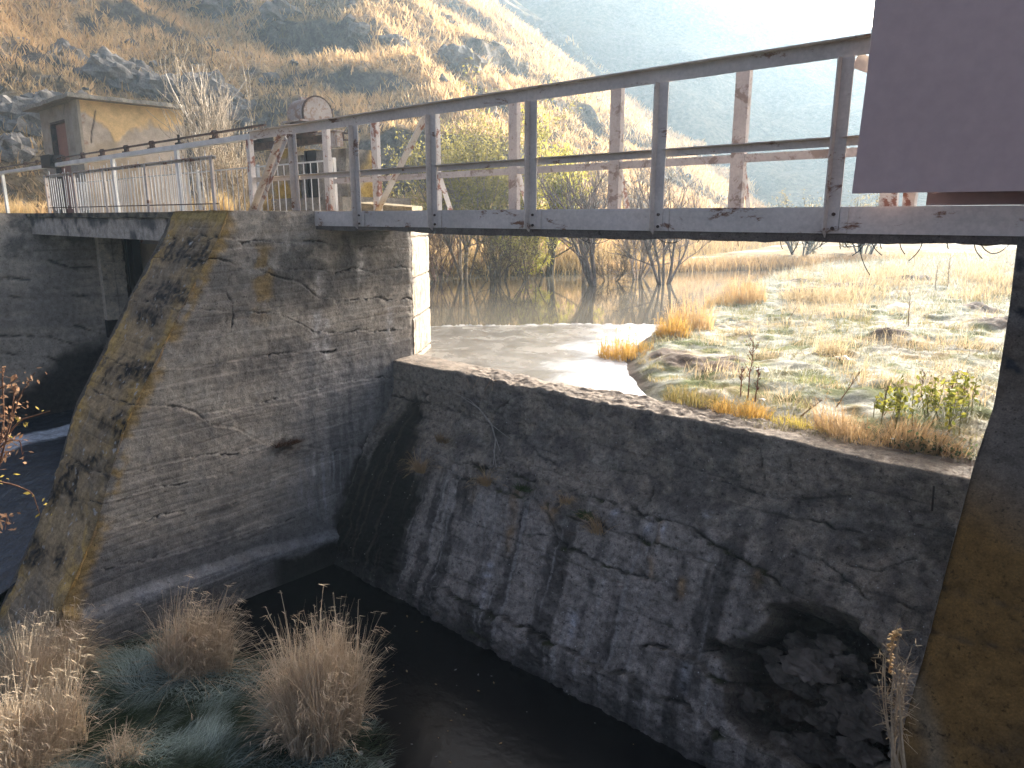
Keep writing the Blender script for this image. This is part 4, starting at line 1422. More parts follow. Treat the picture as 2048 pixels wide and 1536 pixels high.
mb.box(hx(505), hx(700), 7.412, 7.55, 1.24, 1.252)
mb.build('cross_beam', M['rust'], hf)
hm = thing('gate_hoist', 'gate hoist machine with a dented round pale gear hood and rusty motor', 'hoist', (hx(620), HY + 0.2, 1.24), None)
mb = MB()
mb.box(hx(672), hx(699), 7.28, 7.395, 1.13, 1.36)
mb.box(hx(655), hx(703), 7.24, 7.39, 1.361, 1.375)
mb.build('bed_plate', M['hood'], hm)
gc = onY(624, 232, HY)
gr = 0.285
ang = np.linspace(-0.35, math.pi + 0.35, 26)
x_r, x_l = gc[0] + 0.12, gc[0] - 0.42
mb = MB()
Pc = np.array([[(xx, HY + 0.05 + gr * math.cos(a), gc[2] + 0.02 + gr * math.sin(a)) for a in ang] for xx in (x_r, x_l)])
mb.grid(Pc)
cen = len(ang)
mb.add(np.vstack([Pc[0], [[x_r, HY + 0.05, gc[2] - 0.08]]]), [(k, k + 1, cen) for k in range(cen - 1)])
mb.add(np.vstack([Pc[1], [[x_l, HY + 0.05, gc[2] - 0.08]]]), [(k + 1, k, cen) for k in range(cen - 1)])
mb.build('gear_hood', M['hood'], hm)
mb = MB()
Pr = np.array([[(x_r + dx_, HY + 0.05 + (gr + dr_) * math.cos(a), gc[2] + 0.02 + (gr + dr_) * math.sin(a)) for a in ang] for dx_, dr_ in ((0.0, 0.0), (0.0, 0.025), (-0.03, 0.025), (-0.03, 0.0))])
mb.grid(Pr)
mb.build('hood_rim', M['rust'], hm)
for a in ang[2:-2:2]:
    mb = MB()
    mb.tube([(x_r, HY + 0.05 + (gr + .008) * math.cos(a), gc[2] + 0.02 + (gr + .008) * math.sin(a)), (x_r + 0.015, HY + 0.05 + (gr + .008) * math.cos(a), gc[2] + 0.02 + (gr + .008) * math.sin(a))], 0.011, 5)
    mb.build('bolt', M['rust'], hm)
mb = MB()
mb.box(x_l - 0.02, x_r + 0.04, HY - 0.34, HY + 0.42, gc[2] - 0.115, gc[2] - 0.085)
mb.build('hood_flange', M['hood'], hm)
mb = MB()
mb.box(x_l + 0.05, x_l + 0.14, HY - 0.02, HY + 0.12, gc[2] + 0.295, gc[2] + 0.34)
mb.build('lifting_lug', M['hood'], hm)
mb = MB()
mb.tube([(x_l - 0.1, HY - 0.18, 1.46), (x_r + 0.12, HY - 0.18, 1.46)], [0.115, 0.125], 12)
mb.tube([(x_r + 0.12, HY - 0.18, 1.46), (x_r + 0.24, HY - 0.18, 1.46)], [0.08, 0.06], 12)
mb.tube([(x_l + 0.16, HY - 0.22, 1.46), (x_l + 0.2, HY - 0.22, 1.46)], 0.14, 12)
mb.build('gear_case', M['rust'], hm)
mb = MB()
mx = hx(526)
mb.box(mx - 0.19, mx + 0.15, HY - 0.16, HY + 0.16, 1.365, 1.60)
mb.tube([(mx + 0.1, HY, 1.48), (mx + 0.22, HY, 1.48)], 0.13, 14)
mb.build('motor', M['black'], hm)
mb = MB()
mb.tube([(mx + 0.2, HY, 1.5), (x_l, HY, 1.5)], 0.03, 8)
mb.build('coupling_shaft', M['rust'], hm)

# ------------------------------------------------------------------ gatehouse on the left bank
hx1 = -22.0
_c = onX(157, 199, hx1)
hy0, zt_wall = _c[1], _c[2]
hy1 = onX(366, 226, hx1)[1]
hx0 = onY(76, 206, hy0)[0]
house = thing('gatehouse', 'small flat roofed gatehouse with peeling yellow plaster and a brown door', 'gatehouse', (-23.8, 8.3, 0.06))
zt_l, zt_r = 3.42, 3.50


def wall_grid(a, b, z0, z1, out, n=90, m=80):
    a, b = np.array(a), np.array(b)
    s, t_ = np.meshgrid(np.linspace(0, 1, n), np.linspace(z0, z1, m), indexing='ij')
    return np.stack([a[0] + (b[0] - a[0]) * s, a[1] + (b[1] - a[1]) * s, t_], -1)


def plaster(P, flip=False):
    U, V = px(P)
    a = fbm(P, 5, sc=0.9, off=3)
    b2 = fbm(P, 4, sc=3.5, off=8)
    yel = np.array([0.68, 0.47, 0.22])
    grey = np.array([0.46, 0.38, 0.295])
    c = np.tile(yel, (*U.shape, 1))
    line = np.interp(U, [155, 170, 190, 215, 230, 260, 300, 367], [215, 205, 235, 255, 290, 262, 250, 245])
    off = sst(-6, 8, V - line + 22 * a + 8 * b2)
    c = mix(c, grey, off)
    c = mix(c, np.array([0.35, 0.27, 0.17]), off * sst(0.0, 0.4, a) * 0.7)
    br_ = sst(0.25, 0.4, b2 + 0.25 * a) * sst(200, 160, U) * off
    c = mix(c, np.array([0.27, 0.13, 0.08]), br_ * 0.7)
    ck = crack_w(U, V, [(190, 222), (187, 245), (183, 262), (182, 285)], 1.6) + crack_w(U, V, [(130, 205), (127, 230)], 1.2)
    c = mix(c, np.array([0.05, 0.04, 0.035]), np.clip(ck, 0, 1) * 0.85)
    d = (1 - off) * 0.015 + b2 * 0.004 - 0.02 * np.clip(ck, 0, 1)
    return c, d


mb = MB()
P = wall_grid((hx1, hy0), (hx1, hy1), 0.0, zt_wall, 0)
c, d = plaster(P)
P[..., 0] += d
mb.grid(P, c.reshape(-1, 3))
Pf = wall_grid((hx0, hy0), (hx1, hy0), 0.0, zt_wall, 0, 90, 80)
cfr, d = plaster(Pf)
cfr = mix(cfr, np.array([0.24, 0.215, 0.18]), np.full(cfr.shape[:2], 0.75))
Pf[..., 1] -= d * 0.5
ux, vx = px(Pf)
xd0, xd1 = onY(104, 290, hy0)[0], onY(136, 290, hy0)[0]
zdr = onY(120, 238, hy0)[2]
op = (Pf[..., 0] > xd0) & (Pf[..., 0] < xd1) & (Pf[..., 2] < zdr)
i = np.arange(op.size).reshape(op.shape)
q = np.stack([i[:-1, :-1], i[1:, :-1], i[1:, 1:], i[:-1, 1:]], -1).reshape(-1, 4)
kq = ~(op[:-1, :-1] & op[1:, 1:]).reshape(-1)
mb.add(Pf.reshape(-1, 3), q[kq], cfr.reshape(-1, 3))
mb.add([(hx0, hy0, 0), (hx0, hy1, 0), (hx0, hy1, zt_wall), (hx0, hy0, zt_wall)], [(3, 2, 1, 0)][::-1], (0.3, 0.25, 0.2))
mb.add([(hx0, hy1, 0), (hx1, hy1, 0), (hx1, hy1, zt_wall), (hx0, hy1, zt_wall)], [(3, 2, 1, 0)], (0.3, 0.25, 0.2))
mb.build('wall', M['plaster'], house)
mb = MB()
mb.box(hx1 - 0.46, hx1 + 0.03, hy0 - 0.07, hy0 + 0.0, 0.0, zt_wall, (0.33, 0.285, 0.22))
mb.build('corner_pilaster', M['plaster'], house)
door = MB()
door.box(xd0 + 0.06, xd1 - 0.06, hy0 + 0.14, hy0 + 0.18, 0.05, zdr - 0.08)
dr = door.build('door', M['door'], house)
mb = MB()
for bx_ in ((xd0 - 0.02, xd0 + 0.06), (xd1 - 0.06, xd1 + 0.02)):
    mb.box(bx_[0], bx_[1], hy0 + 0.02, hy0 + 0.22, 0.05, zdr)
mb.box(xd0 + 0.061, xd1 - 0.061, hy0 + 0.02, hy0 + 0.22, zdr - 0.08, zdr)
mb.build('door_frame', M['rust'], house)
mb = MB()
mb.box(hx0 + 0.3, hx1 - 0.5, hy0 + 0.5, hy1 - 0.2, 0.0, zt_wall - 0.15, (0.03, 0.03, 0.03))
mb.build('inner_core', M['plaster'], house)
# roof slab with broken edge
n_ = 60
ro = 0.36
ring = []
for k in range(n_):
    ring.append((hx0 - ro + (hx1 - hx0 + 2 * ro) * k / n_, hy0 - ro))
for k in range(n_):
    ring.append((hx1 + ro, hy0 - ro + (hy1 - hy0 + 2 * ro) * k / n_))
for k in range(n_):
    ring.append((hx1 + ro - (hx1 - hx0 + 2 * ro) * k / n_, hy1 + ro))
for k in range(n_):
    ring.append((hx0 - ro, hy1 + ro - (hy1 - hy0 + 2 * ro) * k / n_))
ring = np.array(ring)
nn = fbm(np.stack([ring[:, 0], ring[:, 1], 0 * ring[:, 0]], -1), 4, sc=1.6)
cenr = np.array([(hx0 + hx1) / 2, (hy0 + hy1) / 2])
ring = ring + (ring - cenr) * 0.03 * nn[:, None]
zb_ = zt_wall + 0.001 + 0 * nn
mb = MB()
low = np.column_stack([ring, zb_])
top_ = np.column_stack([ring, zb_ + 0.10 + 0.025 * nn])
k4 = len(ring)
mb.add(np.vstack([low, top_]), [(a_, (a_ + 1) % k4, k4 + (a_ + 1) % k4, k4 + a_) for a_ in range(k4)], (0.26, 0.24, 0.20))
ctop = np.vstack([top_, [[cenr[0], cenr[1], zt_wall + 0.16]]])
mb.add(ctop, [(a_, (a_ + 1) % k4, k4) for a_ in range(k4)], (0.30, 0.28, 0.25))
clow = np.vstack([low, [[cenr[0], cenr[1], zt_wall + 0.001]]])
mb.add(clow, [((a_ + 1) % k4, a_, k4) for a_ in range(k4)], (0.22, 0.19, 0.16))
mb.build('roof', M['concrete'], house)

# ------------------------------------------------------------------ vegetation helpers
def blades(mb, base, h, lean, az, w, col, droop, k=4, taper=0.85):
    """curved tapering ribbons; all arrays run over the blades"""
    n = len(base)
    t = np.linspace(0, 1, k + 1)
    hx_, hy_ = np.cos(az), np.sin(az)
    horiz = lean[:, None] * t[None] + droop[:, None] * t[None] ** 2.6
    z = h[:, None] * (t[None] - 0.36 * (droop / (h + 1e-6))[:, None] * t[None] ** 3.5)
    cx = base[:, 0:1] + hx_[:, None] * horiz
    cy = base[:, 1:2] + hy_[:, None] * horiz
    cz = base[:, 2:3] + z
    tw = az + np.pi / 2 + rng.uniform(-1.2, 1.2, n)
    ww = w[:, None] * (1 - taper * t[None] ** 1.5)
    ox, oy = np.cos(tw)[:, None] * ww * 0.5, np.sin(tw)[:, None] * ww * 0.5
    A = np.stack([cx - ox, cy - oy, cz], -1)
    B = np.stack([cx + ox, cy + oy, cz], -1)
    V = np.stack([A, B], 2).reshape(n, -1, 3)
    i = np.arange(n)[:, None] * (2 * (k + 1)) + 2 * np.arange(k)[None]
    q = np.stack([i, i + 1, i + 3, i + 2], -1).reshape(-1, 4)
    cc = np.repeat(col[:, None], 2 * (k + 1), 1)
    mb.add(V.reshape(-1, 3), q, cc.reshape(-1, 3))


def rcol(n, a, b, jit=0.12):
    t = rng.uniform(0, 1, (n, 1))
    c = np.asarray(a) * (1 - t) + np.asarray(b) * t
    return c * (1 + rng.uniform(-jit, jit, (n, 1)))


STRAW_A, STRAW_B = (0.45, 0.35, 0.235), (0.67, 0.56, 0.42)
GOLD_A, GOLD_B = (0.46, 0.27, 0.06), (0.60, 0.40, 0.12)


def tuft(name, label, base, height, rx, ry, n, ca, cb, droop=0.35, width=0.008, wind=None, heads=True, group=None, cat='grass clump', spread=0.25):
    root = thing(name, label, cat, base, group)
    r_ = np.sqrt(rng.uniform(0, 1, n))
    a = rng.uniform(0, 2 * np.pi, n)
    B = np.stack([base[0] + r_ * np.cos(a) * rx, base[1] + r_ * np.sin(a) * ry, np.full(n, base[2] - 0.03)], -1)
    ks = max(1, min(9, n // 220))
    sub = rng.integers(0, ks, n)
    sx_, sy_ = rng.normal(0, 0.55, ks) * rx, rng.normal(0, 0.55, ks) * ry
    sh_, sa_ = rng.uniform(0.62, 1.08, ks), rng.uniform(0, 6.28, ks)
    if ks > 2:
        B[:, 0] = base[0] + sx_[sub] + r_ * np.cos(a) * rx * 0.55
        B[:, 1] = base[1] + sy_[sub] + r_ * np.sin(a) * ry * 0.55
    else:
        sh_[:] = 1
    clump = fbm(B, 2, sc=6.0)
    h = height * (0.72 + 0.35 * clump) * rng.uniform(0.40, 1.1, n) * (1 - 0.18 * r_) * sh_[sub]
    az_ = np.where(rng.uniform(0, 1, n) < 0.45, a, rng.uniform(0, 2 * np.pi, n)) + rng.normal(0, 0.5, n)
    az_ = np.where(rng.uniform(0, 1, n) < 0.45, sa_[sub] + rng.normal(0, 0.5, n), az_)
    if wind is not None:
        az_ = np.where(rng.uniform(0, 1, n) < 0.6, wind + rng.normal(0, 0.6, n), az_)
    lean = height * spread * rng.uniform(0.0, 1.0, n) * (0.35 + 0.65 * r_)
    dr_ = height * droop * rng.uniform(0.1, 1.0, n) ** 1.5
    flat_ = (rng.uniform(0, 1, n) < 0.03) & (height < 1.6)
    lean = np.where(flat_, height * rng.uniform(0.3, 0.75, n), lean)
    h = np.where(flat_, h * 0.45, h)
    mb = MB()
    blades(mb, B, h, lean, az_, width * rng.uniform(0.5, 1.3, n), rcol(n, ca, cb) * (1 + 0.25 * clump[:, None]), dr_, 5)
    mb.build('blades', M['grass'], root)['kind'] = 'stuff'
    if heads:
        # stems that carry a soft drooping plume at the tip
        m_ = max(8, n // 7)
        i_ = rng.integers(0, n, m_)
        h2 = h[i_] * rng.uniform(1.0, 1.22, m_)
        l2 = lean[i_] + 0.02
        d2 = height * droop * rng.uniform(0.15, 0.8, m_)
        mb = MB()
        blades(mb, B[i_], h2, l2, az_[i_], np.full(m_, width * 0.62), rcol(m_, ca, cb), d2, 7, 0.35)
        for frac in (0.0, 0.02, 0.045):
            tip = np.stack([B[i_, 0] + np.cos(az_[i_]) * (l2 + d2 - frac), B[i_, 1] + np.sin(az_[i_]) * (l2 + d2 - frac), B[i_, 2] + h2 - 0.36 * d2], -1)
            blades(mb, tip - [0, 0, 0.004], -rng.uniform(0.005, 0.03, m_), np.full(m_, 0.04), az_[i_] + rng.normal(0, 0.35, m_), np.full(m_, width * 0.9), rcol(m_, ca, cb), np.full(m_, 0.012), 2)
        mb.build('seed_stems', M['grass'], root)['kind'] = 'stuff'
    return root


# foreground clumps of tall dead grass
def bedpt(u, v):
    p = onZ(u, v, Z_POOL + 0.1)
    z, _ = bed_z(np.array([p[0]]), np.array([p[1]]))
    return np.array([p[0], p[1], z[0]])


GC = 'clumps of dead grass below the weir'
tuft('grass_clump', 'tall dense straw coloured grass clump standing alone at the edge of the black pool', bedpt(608, 1466), 1.75, 0.33, 0.24, 5200, STRAW_A, STRAW_B, 0.22, 0.008, None, True, GC, spread=0.10)
tuft('grass_clump', 'wind swept straw grass clump in front of the pier footing', bedpt(392, 1332), 1.1, 0.27, 0.18, 2800, STRAW_A, STRAW_B, 0.30, 0.008, 0.8, True, GC, spread=0.16)
tuft('grass_clump', 'wide straw grass clump below the lichened toe of the pier', bedpt(110, 1350), 1.05, 0.42, 0.26, 3600, STRAW_A, STRAW_B, 0.28, 0.008, 0.8, True, GC, spread=0.16)
tuft('grass_clump', 'big pale grass clump filling the lower left corner', bedpt(10, 1545), 0.95, 0.34, 0.40, 4600, STRAW_A, STRAW_B, 0.28, 0.008, 0.8, True, GC, spread=0.14)
tuft('grass_clump', 'small drooping grass clump on the frosted turf near the bottom edge', bedpt(245, 1536), 0.40, 0.15, 0.12, 260, STRAW_A, STRAW_B, 0.5, 0.007, None, True, GC)
tuft('grass_clump', 'thin low grass clump between the two tall clumps', bedpt(505, 1345), 0.26, 0.12, 0.10, 120, STRAW_A, STRAW_B, 0.5, 0.006, None, False, GC)
tuft('grass_clump', 'dark wet grass clump behind the corner clump', bedpt(30, 1380), 0.9, 0.25, 0.25, 500, np.array(STRAW_A) * 0.8, np.array(STRAW_B) * 0.8, 0.35, 0.008, None, True, GC)

# frosted turf
n = 70000
bx = rng.uniform(-9.5, -4.0, n)
by = rng.uniform(-0.6, 3.5, n)
bz, bs = bed_z(bx, by)
B = np.stack([bx, by, bz], -1)
tm = (bs > 0.12) & (bx + 0.4 * fbm(B, 3, sc=1.2) < -4.35)
B = B[tm]
n = len(B)
fr_ = sst(-0.3, 0.2, fbm(B * [1, 1, 0], 4, sc=1.5, off=6))
swirl = fbm(B * [1, 1, 0], 2, sc=0.8, off=22) * 5
cc = mix(rcol(n, (0.025, 0.045, 0.022), (0.05, 0.075, 0.035)), np.array([0.50, 0.60, 0.56]), fr_ * rng.uniform(0.3, 1.0, n))
mb = MB()
blades(mb, B, rng.uniform(0.05, 0.13, n), rng.uniform(0.05, 0.16, n), swirl + rng.normal(0, 0.5, n), rng.uniform(0.005, 0.010, n), cc, rng.uniform(0.02, 0.08, n), 3)
o = mb.build('turf_grass', M['grass'])
tag(o, 'frosted dark green grass matted on the ground below the pier', 'grass', kind='stuff')

# pebbles, fallen leaves and scraps on the dark mud
def blob(mb, c, r, col, seed, flat=0.6):
    lat = np.linspace(0, np.pi, 6)
    lon = np.linspace(0, 2 * np.pi, 8, endpoint=False)
    d = np.array([[(math.sin(a) * math.cos(b), math.sin(a) * math.sin(b), math.cos(a)) for b in lon] for a in lat])
    rr_ = 1 + 0.45 * fbm(d, 3, sc=1.1, off=seed * 3.7)
    P = d * rr_[..., None] * np.asarray(r) * [1, 1, flat] + np.asarray(c)
    i = np.arange(48).reshape(6, 8)
    j = np.roll(i, -1, 1)
    q = np.stack([i[:-1], i[1:], j[1:], j[:-1]], -1).reshape(-1, 4)
    mb.add(P.reshape(-1, 3), q, col)


STN = [(705, 1423, .05, (0.30, 0.31, 0.33)), (660, 1475, .07, (0.06, 0.06, 0.062)), (740, 1455, .035, (0.3, 0.3, 0.3)), (720, 1512, .03, (0.35, 0.35, 0.34)), (660, 1450, .09, (0.05, 0.05, 0.05)), (760, 1520, .03, (0.25, 0.25, 0.25)), (850, 1500, .02, (0.3, 0.29, 0.27)), (955, 1410, .025, (0.12, 0.12, 0.12)), (1173, 1465, .02, (0.36, 0.30, 0.18))]
STL = ['pale oblong stone right of the tall grass clump', 'dark flat stone under the tall grass clump', 'small light stone out on the black mud right of the clump', 'whitish pebble near the bottom edge below the clump', 'dark boulder half hidden by the tall clump', 'grey pebble close to the bottom edge on bare mud', 'tiny pebble farther right near the bottom edge', 'dark stone lying out in the shallow pool', 'small tan stone alone in the middle of the pool']
for k, (u_, v_, r_, c_) in enumerate(STN):
    mb = MB()
    p = onZ(u_, v_, Z_POOL + 0.04)
    z_, _ = bed_z(np.array([p[0]]), np.array([p[1]]))
    blob(mb, (p[0], p[1], max(z_[0], Z_POOL - 0.05) + r_ * 0.3), r_, c_, k)
    o = mb.build('stone', M['rock'], smooth=True)
    tag(o, STL[k], 'stone', 'stones on the mud')
mb = MB()
n = 420
lx, ly = rng.uniform(-6, -1.5, n), rng.uniform(1.2, 4.9, n)
lz, _ = bed_z(lx, ly)
lz = np.maximum(lz, Z_POOL) + 0.006
keep = rng.uniform(0, 1, n) < np.where(ly > 3.6, 0.25, 1.0)
for x_, y_, z_ in zip(lx[keep], ly[keep], lz[keep]):
    a = rng.uniform(0, 6.28)
    l_ = rng.uniform(0.008, 0.022)
    c_ = (0.30, 0.21, 0.10) if rng.uniform() < 0.6 else (0.22, 0.22, 0.22)
    d1, d2 = np.array([math.cos(a), math.sin(a), 0.15]) * l_, np.array([-math.sin(a), math.cos(a), 0.1]) * l_ * 0.5
    p = np.array([x_, y_, z_])
    mb.add([p - d1, p + d2, p + d1, p - d2], [(0, 1, 2, 3)], c_)
o = mb.build('leaf_litter', M['leaf'])
tag(o, 'scattered fallen leaves and grit on the dark mud', 'leaf litter', kind='stuff')

HR = [(1600, 1290, .10), (1625, 1330, .16), (1660, 1290, .08), (1545, 1310, .07), (1570, 1350, .10), (1690, 1400, .12), (1725, 1440, .16), (1650, 1440, .10), (1500, 1400, .10), (1590, 1420, .09), (1700, 1330, .08), (1760, 1400, .10), (1640, 1500, .15), (1560, 1490, .10), (1720, 1510, .12), (1460, 1440, .08), (1530, 1250, .06), (1610, 1380, .07)]
for k, (u_, v_, r_) in enumerate(HR):
    d = ray(u_, v_)
    best = None
    for s_ in np.linspace(0.003, 0.009, 600):
        q_ = d * s_
        if q_[1] > np.interp(q_[2], pp[::-1, 1][:8], pp[::-1, 0][:8]) + 0.30:
            best = q_
            break
    if best is None:
        continue
    lat = np.linspace(0, np.pi, 16)
    lon = np.linspace(0, 2 * np.pi, 24, endpoint=False)
    dv = np.array([[(math.sin(a) * math.cos(b), math.sin(a) * math.sin(b), math.cos(a)) for b in lon] for a in lat])
    nr = 1 + 0.7 * fbm(dv, 5, sc=1.5, off=k * 4.3) + 0.25 * np.abs(fbm(dv, 3, sc=2.4, off=k))
    P = dv * nr[..., None] * r_ * np.array([1.4, 1.0, 0.8]) * 0.9 + best
    i = np.arange(16 * 24).reshape(16, 24)
    j = np.roll(i, -1, 1)
    mb = MB()
    crk = fbm(P, 4, sc=9, off=7)
    mb.add(P.reshape(-1, 3), np.stack([i[:-1], i[1:], j[1:], j[:-1]], -1).reshape(-1, 4), (np.array((0.10, 0.082, 0.068)) * rng.uniform(0.5, 1.3) * (1 + 0.8 * crk[..., None])).clip(0.01, 1).reshape(-1, 3))
    mb.build('rock', M['rock'], weir_root)

# ------------------------------------------------------------------ weeds on the weir face
def weir_pt(u, v):
    """where the photograph's ray meets the built weir face"""
    d = ray(u, v)
    for s_ in np.linspace(0.0030, 0.0085, 500):
        p = d * s_
        if p[1] > np.interp(p[2], pp[::-1, 1][:8], pp[::-1, 0][:8]) - 0.03:
            return p
    return d * 0.006


WEED = [(855, 940, .42, 190, 'straw grass tuft on the upper dark part of the weir face'), (985, 965, .36, 120, 'hanging straw tuft under the dead twig on the weir face'), (1143, 1000, .16, 90, 'smallest pale tuft along the mossy ledge of the weir'), (1208, 1060, .34, 80, 'thin upright tuft at the lower mossy ledge of the weir')]
for u_, v_, h_, n_, lab in WEED:
    p = weir_pt(u_, v_) + np.array([0, -0.11, 0.03])
    tuft('weed_tuft', lab, p, h_, 0.07, 0.05, n_, (0.36, 0.24, 0.12), (0.48, 0.34, 0.19), 0.5, 0.006, -1.6, True, 'weeds on the weir face', 'weed tuft', 0.5)
for u_, v_, lab in [(1060, 975, 'dark green weed patch on the mossy ledge left of centre'), (1185, 1030, 'trailing green weed patch on the mossy ledge right of centre'), (897, 880, 'brown withered weed high on the weir face')]:
    p = weir_pt(u_, v_) + np.array([0, -0.11, 0.03])
    ca = (0.03, 0.05, 0.015) if u_ > 900 else (0.14, 0.09, 0.045)
    tuft('weed_tuft', lab, p, 0.14, 0.10, 0.05, 160, ca, np.array(ca) * 1.8, 0.5, 0.008, None, False, 'weeds on the weir face', 'weed tuft', 0.8)
mb = MB()
b0 = weir_pt(950, 795)
pts = [weir_pt(u_, v_) + np.array([0, -0.06, 0.02]) for u_, v_ in [(930, 795), (965, 818), (990, 850), (998, 880), (994, 930)]]
mb.tube(pts, [0.004, 0.008, 0.010, 0.008, 0.003], 5, (0.30, 0.27, 0.24))
for e_ in [[(990, 850), (1015, 870), (1030, 880)], [(998, 875), (1008, 905)], [(965, 818), (945, 800), (920, 790)], [(994, 900), (1000, 935)]]:
    mb.tube([weir_pt(u_, v_) + np.array([0, -0.06, 0.02]) for u_, v_ in e_], [0.006, 0.0035, 0.002][:len(e_)], 4, (0.30, 0.27, 0.24))
o = mb.build('dead_branch', M['bark'])
tag(o, 'grey dead forked branch hanging down the weir face', 'branch')
for st, lab in [([(945, 790), (950, 760), (958, 745)], 'upright'), ]:
    mb = MB()
    for pl in [[(945, 775), (940, 755)], [(952, 775), (965, 752)], [(975, 780), (990, 755), (985, 748)], [(990, 780), (992, 760)]]:
        mb.tube([weir_pt(u_, v_) + np.array([0, -0.05, 0.0]) for u_, v_ in pl], 0.004, 4, (0.32, 0.22, 0.15))
    tag(mb.build('dry_twig', M['bark']), 'sprig of dry reddish twigs just below the weir crest', 'twig')
# rust brown growth in the long crack of the pier
cb_ = onX(572, 885, XP)
tuft('weed_tuft', 'dark rusty brown dried growth in the long crack of the pier', (XP + 0.03, cb_[1], cb_[2]), 0.12, 0.03, 0.16, 260, (0.06, 0.03, 0.02), (0.12, 0.06, 0.035), 0.6, 0.010, None, False, None, 'weed tuft', 0.9)

# dried plant against the orange abutment
mb = MB()
for k in range(9):
    a, b = onY(1795 + rng.uniform(-12, 20), 1536, 3.05), onY(1786 + rng.uniform(-20, 40), 1262 + rng.uniform(0, 120), 3.35)
    mid = (a + b) / 2 + np.array([rng.uniform(-.05, .05), -0.06, 0])
    tt = np.linspace(0, 1, 9)[:, None]
    pts = a * (1 - tt) ** 2 + 2 * mid * tt * (1 - tt) + b * tt ** 2
    mb.tube(pts, np.linspace(0.006, 0.002, 9), 4, (0.26, 0.20, 0.13))
    for q in range(26):
        p = pts[rng.integers(3, 9)] + rng.normal(0, 0.012, 3)
        e = rng.normal(0, 0.035, 3)
        mb.tube([p, p + e], [0.002, 0.001], 3, (0.30, 0.23, 0.15), cap=False)
o = mb.build('dried_weed', M['bark'])
tag(o, 'tall dried weed growing up the edge of the orange abutment', 'weed')
mb = MB()
pts = np.array([onY(u_, v_, 3.34) for u_, v_ in [(1778, 1345), (1783, 1310), (1785, 1280), (1795, 1258)]])
mb.tube(pts, [0.004, 0.003, 0.003, 0.0015], 5, (0.45, 0.32, 0.16))
for k in range(46):
    t_ = rng.uniform(0, 1)
    p = np.array([np.interp(t_, [0, .35, .7, 1], pts[:, q]) for q in range(3)]) + rng.normal(0, 0.008, 3)
    blob(mb, p, 0.008, (0.50, 0.36, 0.18), k)
tag(mb.build('seed_spike', M['grass']), 'pale seed spike leaning out from the abutment edge', 'seed spike')

# ------------------------------------------------------------------ pasture plants
def gpt(u, v, z0=-1.75):
    p = onZ(u, v, z0)
    for _ in range(4):
        z_, _s = pasture_z(np.array([p[0]]), np.array([p[1]]))
        p = onZ(u, v, z_[0])
    return p


RG = 'golden reed clumps along the shore'
REEDS = [(1250, 716, 0.50, 0.42, 0.3, 620, 'orange reed clump nearest the ice'), (1345, 668, 0.42, 0.3, 0.25, 420, 'orange reed clump second along the shore, in front of the pale one'),
         (1378, 655, 0.75, 0.4, 0.4, 520, 'pale tall reed clump second along the shore'), (1490, 603, 0.80, 0.45, 0.5, 620, 'tall tan reed clump farthest along the shore'), (1440, 610, 0.5, 0.3, 0.4, 260, 'short tan reed clump beside the farthest tall one')]
for u_, v_, h_, rx_, ry_, n_, lab in REEDS:
    ca, cb = (GOLD_A, GOLD_B) if h_ < 0.55 and u_ < 1400 else ((0.45, 0.30, 0.13), (0.60, 0.44, 0.24))
    tuft('reed_clump', lab, gpt(u_, v_), h_, rx_, ry_, n_, ca, cb, 0.12, 0.011, None, True, RG, 'reed clump', 0.16)
PG = 'grass clumps in the frosty pasture'
BIG = [(1480, 828, 0.28, 0.30, 0.16, 560, GOLD_A, GOLD_B, 'bright golden grass clump at the weir crest edge'), (1385, 800, 0.20, 0.34, 0.2, 520, (0.16, 0.15, 0.05), (0.36, 0.27, 0.10), 'greenish mounded grass clump at the end of the ice tongue'),
       (1765, 885, 0.42, 0.42, 0.18, 1100, (0.36, 0.24, 0.12), (0.50, 0.35, 0.18), 'wide brown grass clump behind the crest near the abutment'), (1880, 895, 0.42, 0.34, 0.16, 700, (0.34, 0.22, 0.11), (0.46, 0.32, 0.17), 'brown grass clump touching the orange abutment'),
       (1660, 705, 0.40, 0.22, 0.2, 240, (0.45, 0.36, 0.2), (0.6, 0.5, 0.32), 'pale feathery grass clump in the middle of the pasture'), (1800, 690, 0.36, 0.45, 0.3, 300, (0.42, 0.33, 0.19), (0.55, 0.45, 0.28), 'loose tan grass clump before the round molehill'),
       (1650, 628, 0.55, 0.8, 0.5, 420, (0.42, 0.33, 0.2), (0.56, 0.45, 0.29), 'broad tan grass clump behind the feathery one'), (1600, 855, 0.2, 0.3, 0.12, 300, (0.34, 0.28, 0.06), (0.5, 0.4, 0.1), 'low yellow green grass clump on the crest edge'),
       (1590, 865, 0.14, 0.5, 0.12, 320, (0.14, 0.13, 0.07), (0.26, 0.22, 0.13), 'low grey green grass mat overhanging the crest')]
for u_, v_, h_, rx_, ry_, n_, ca, cb, lab in BIG:
    tuft('grass_clump', lab, gpt(u_, v_), h_, rx_, ry_, n_, ca, cb, 0.3, 0.008, None, True, PG, 'grass clump', 0.3)
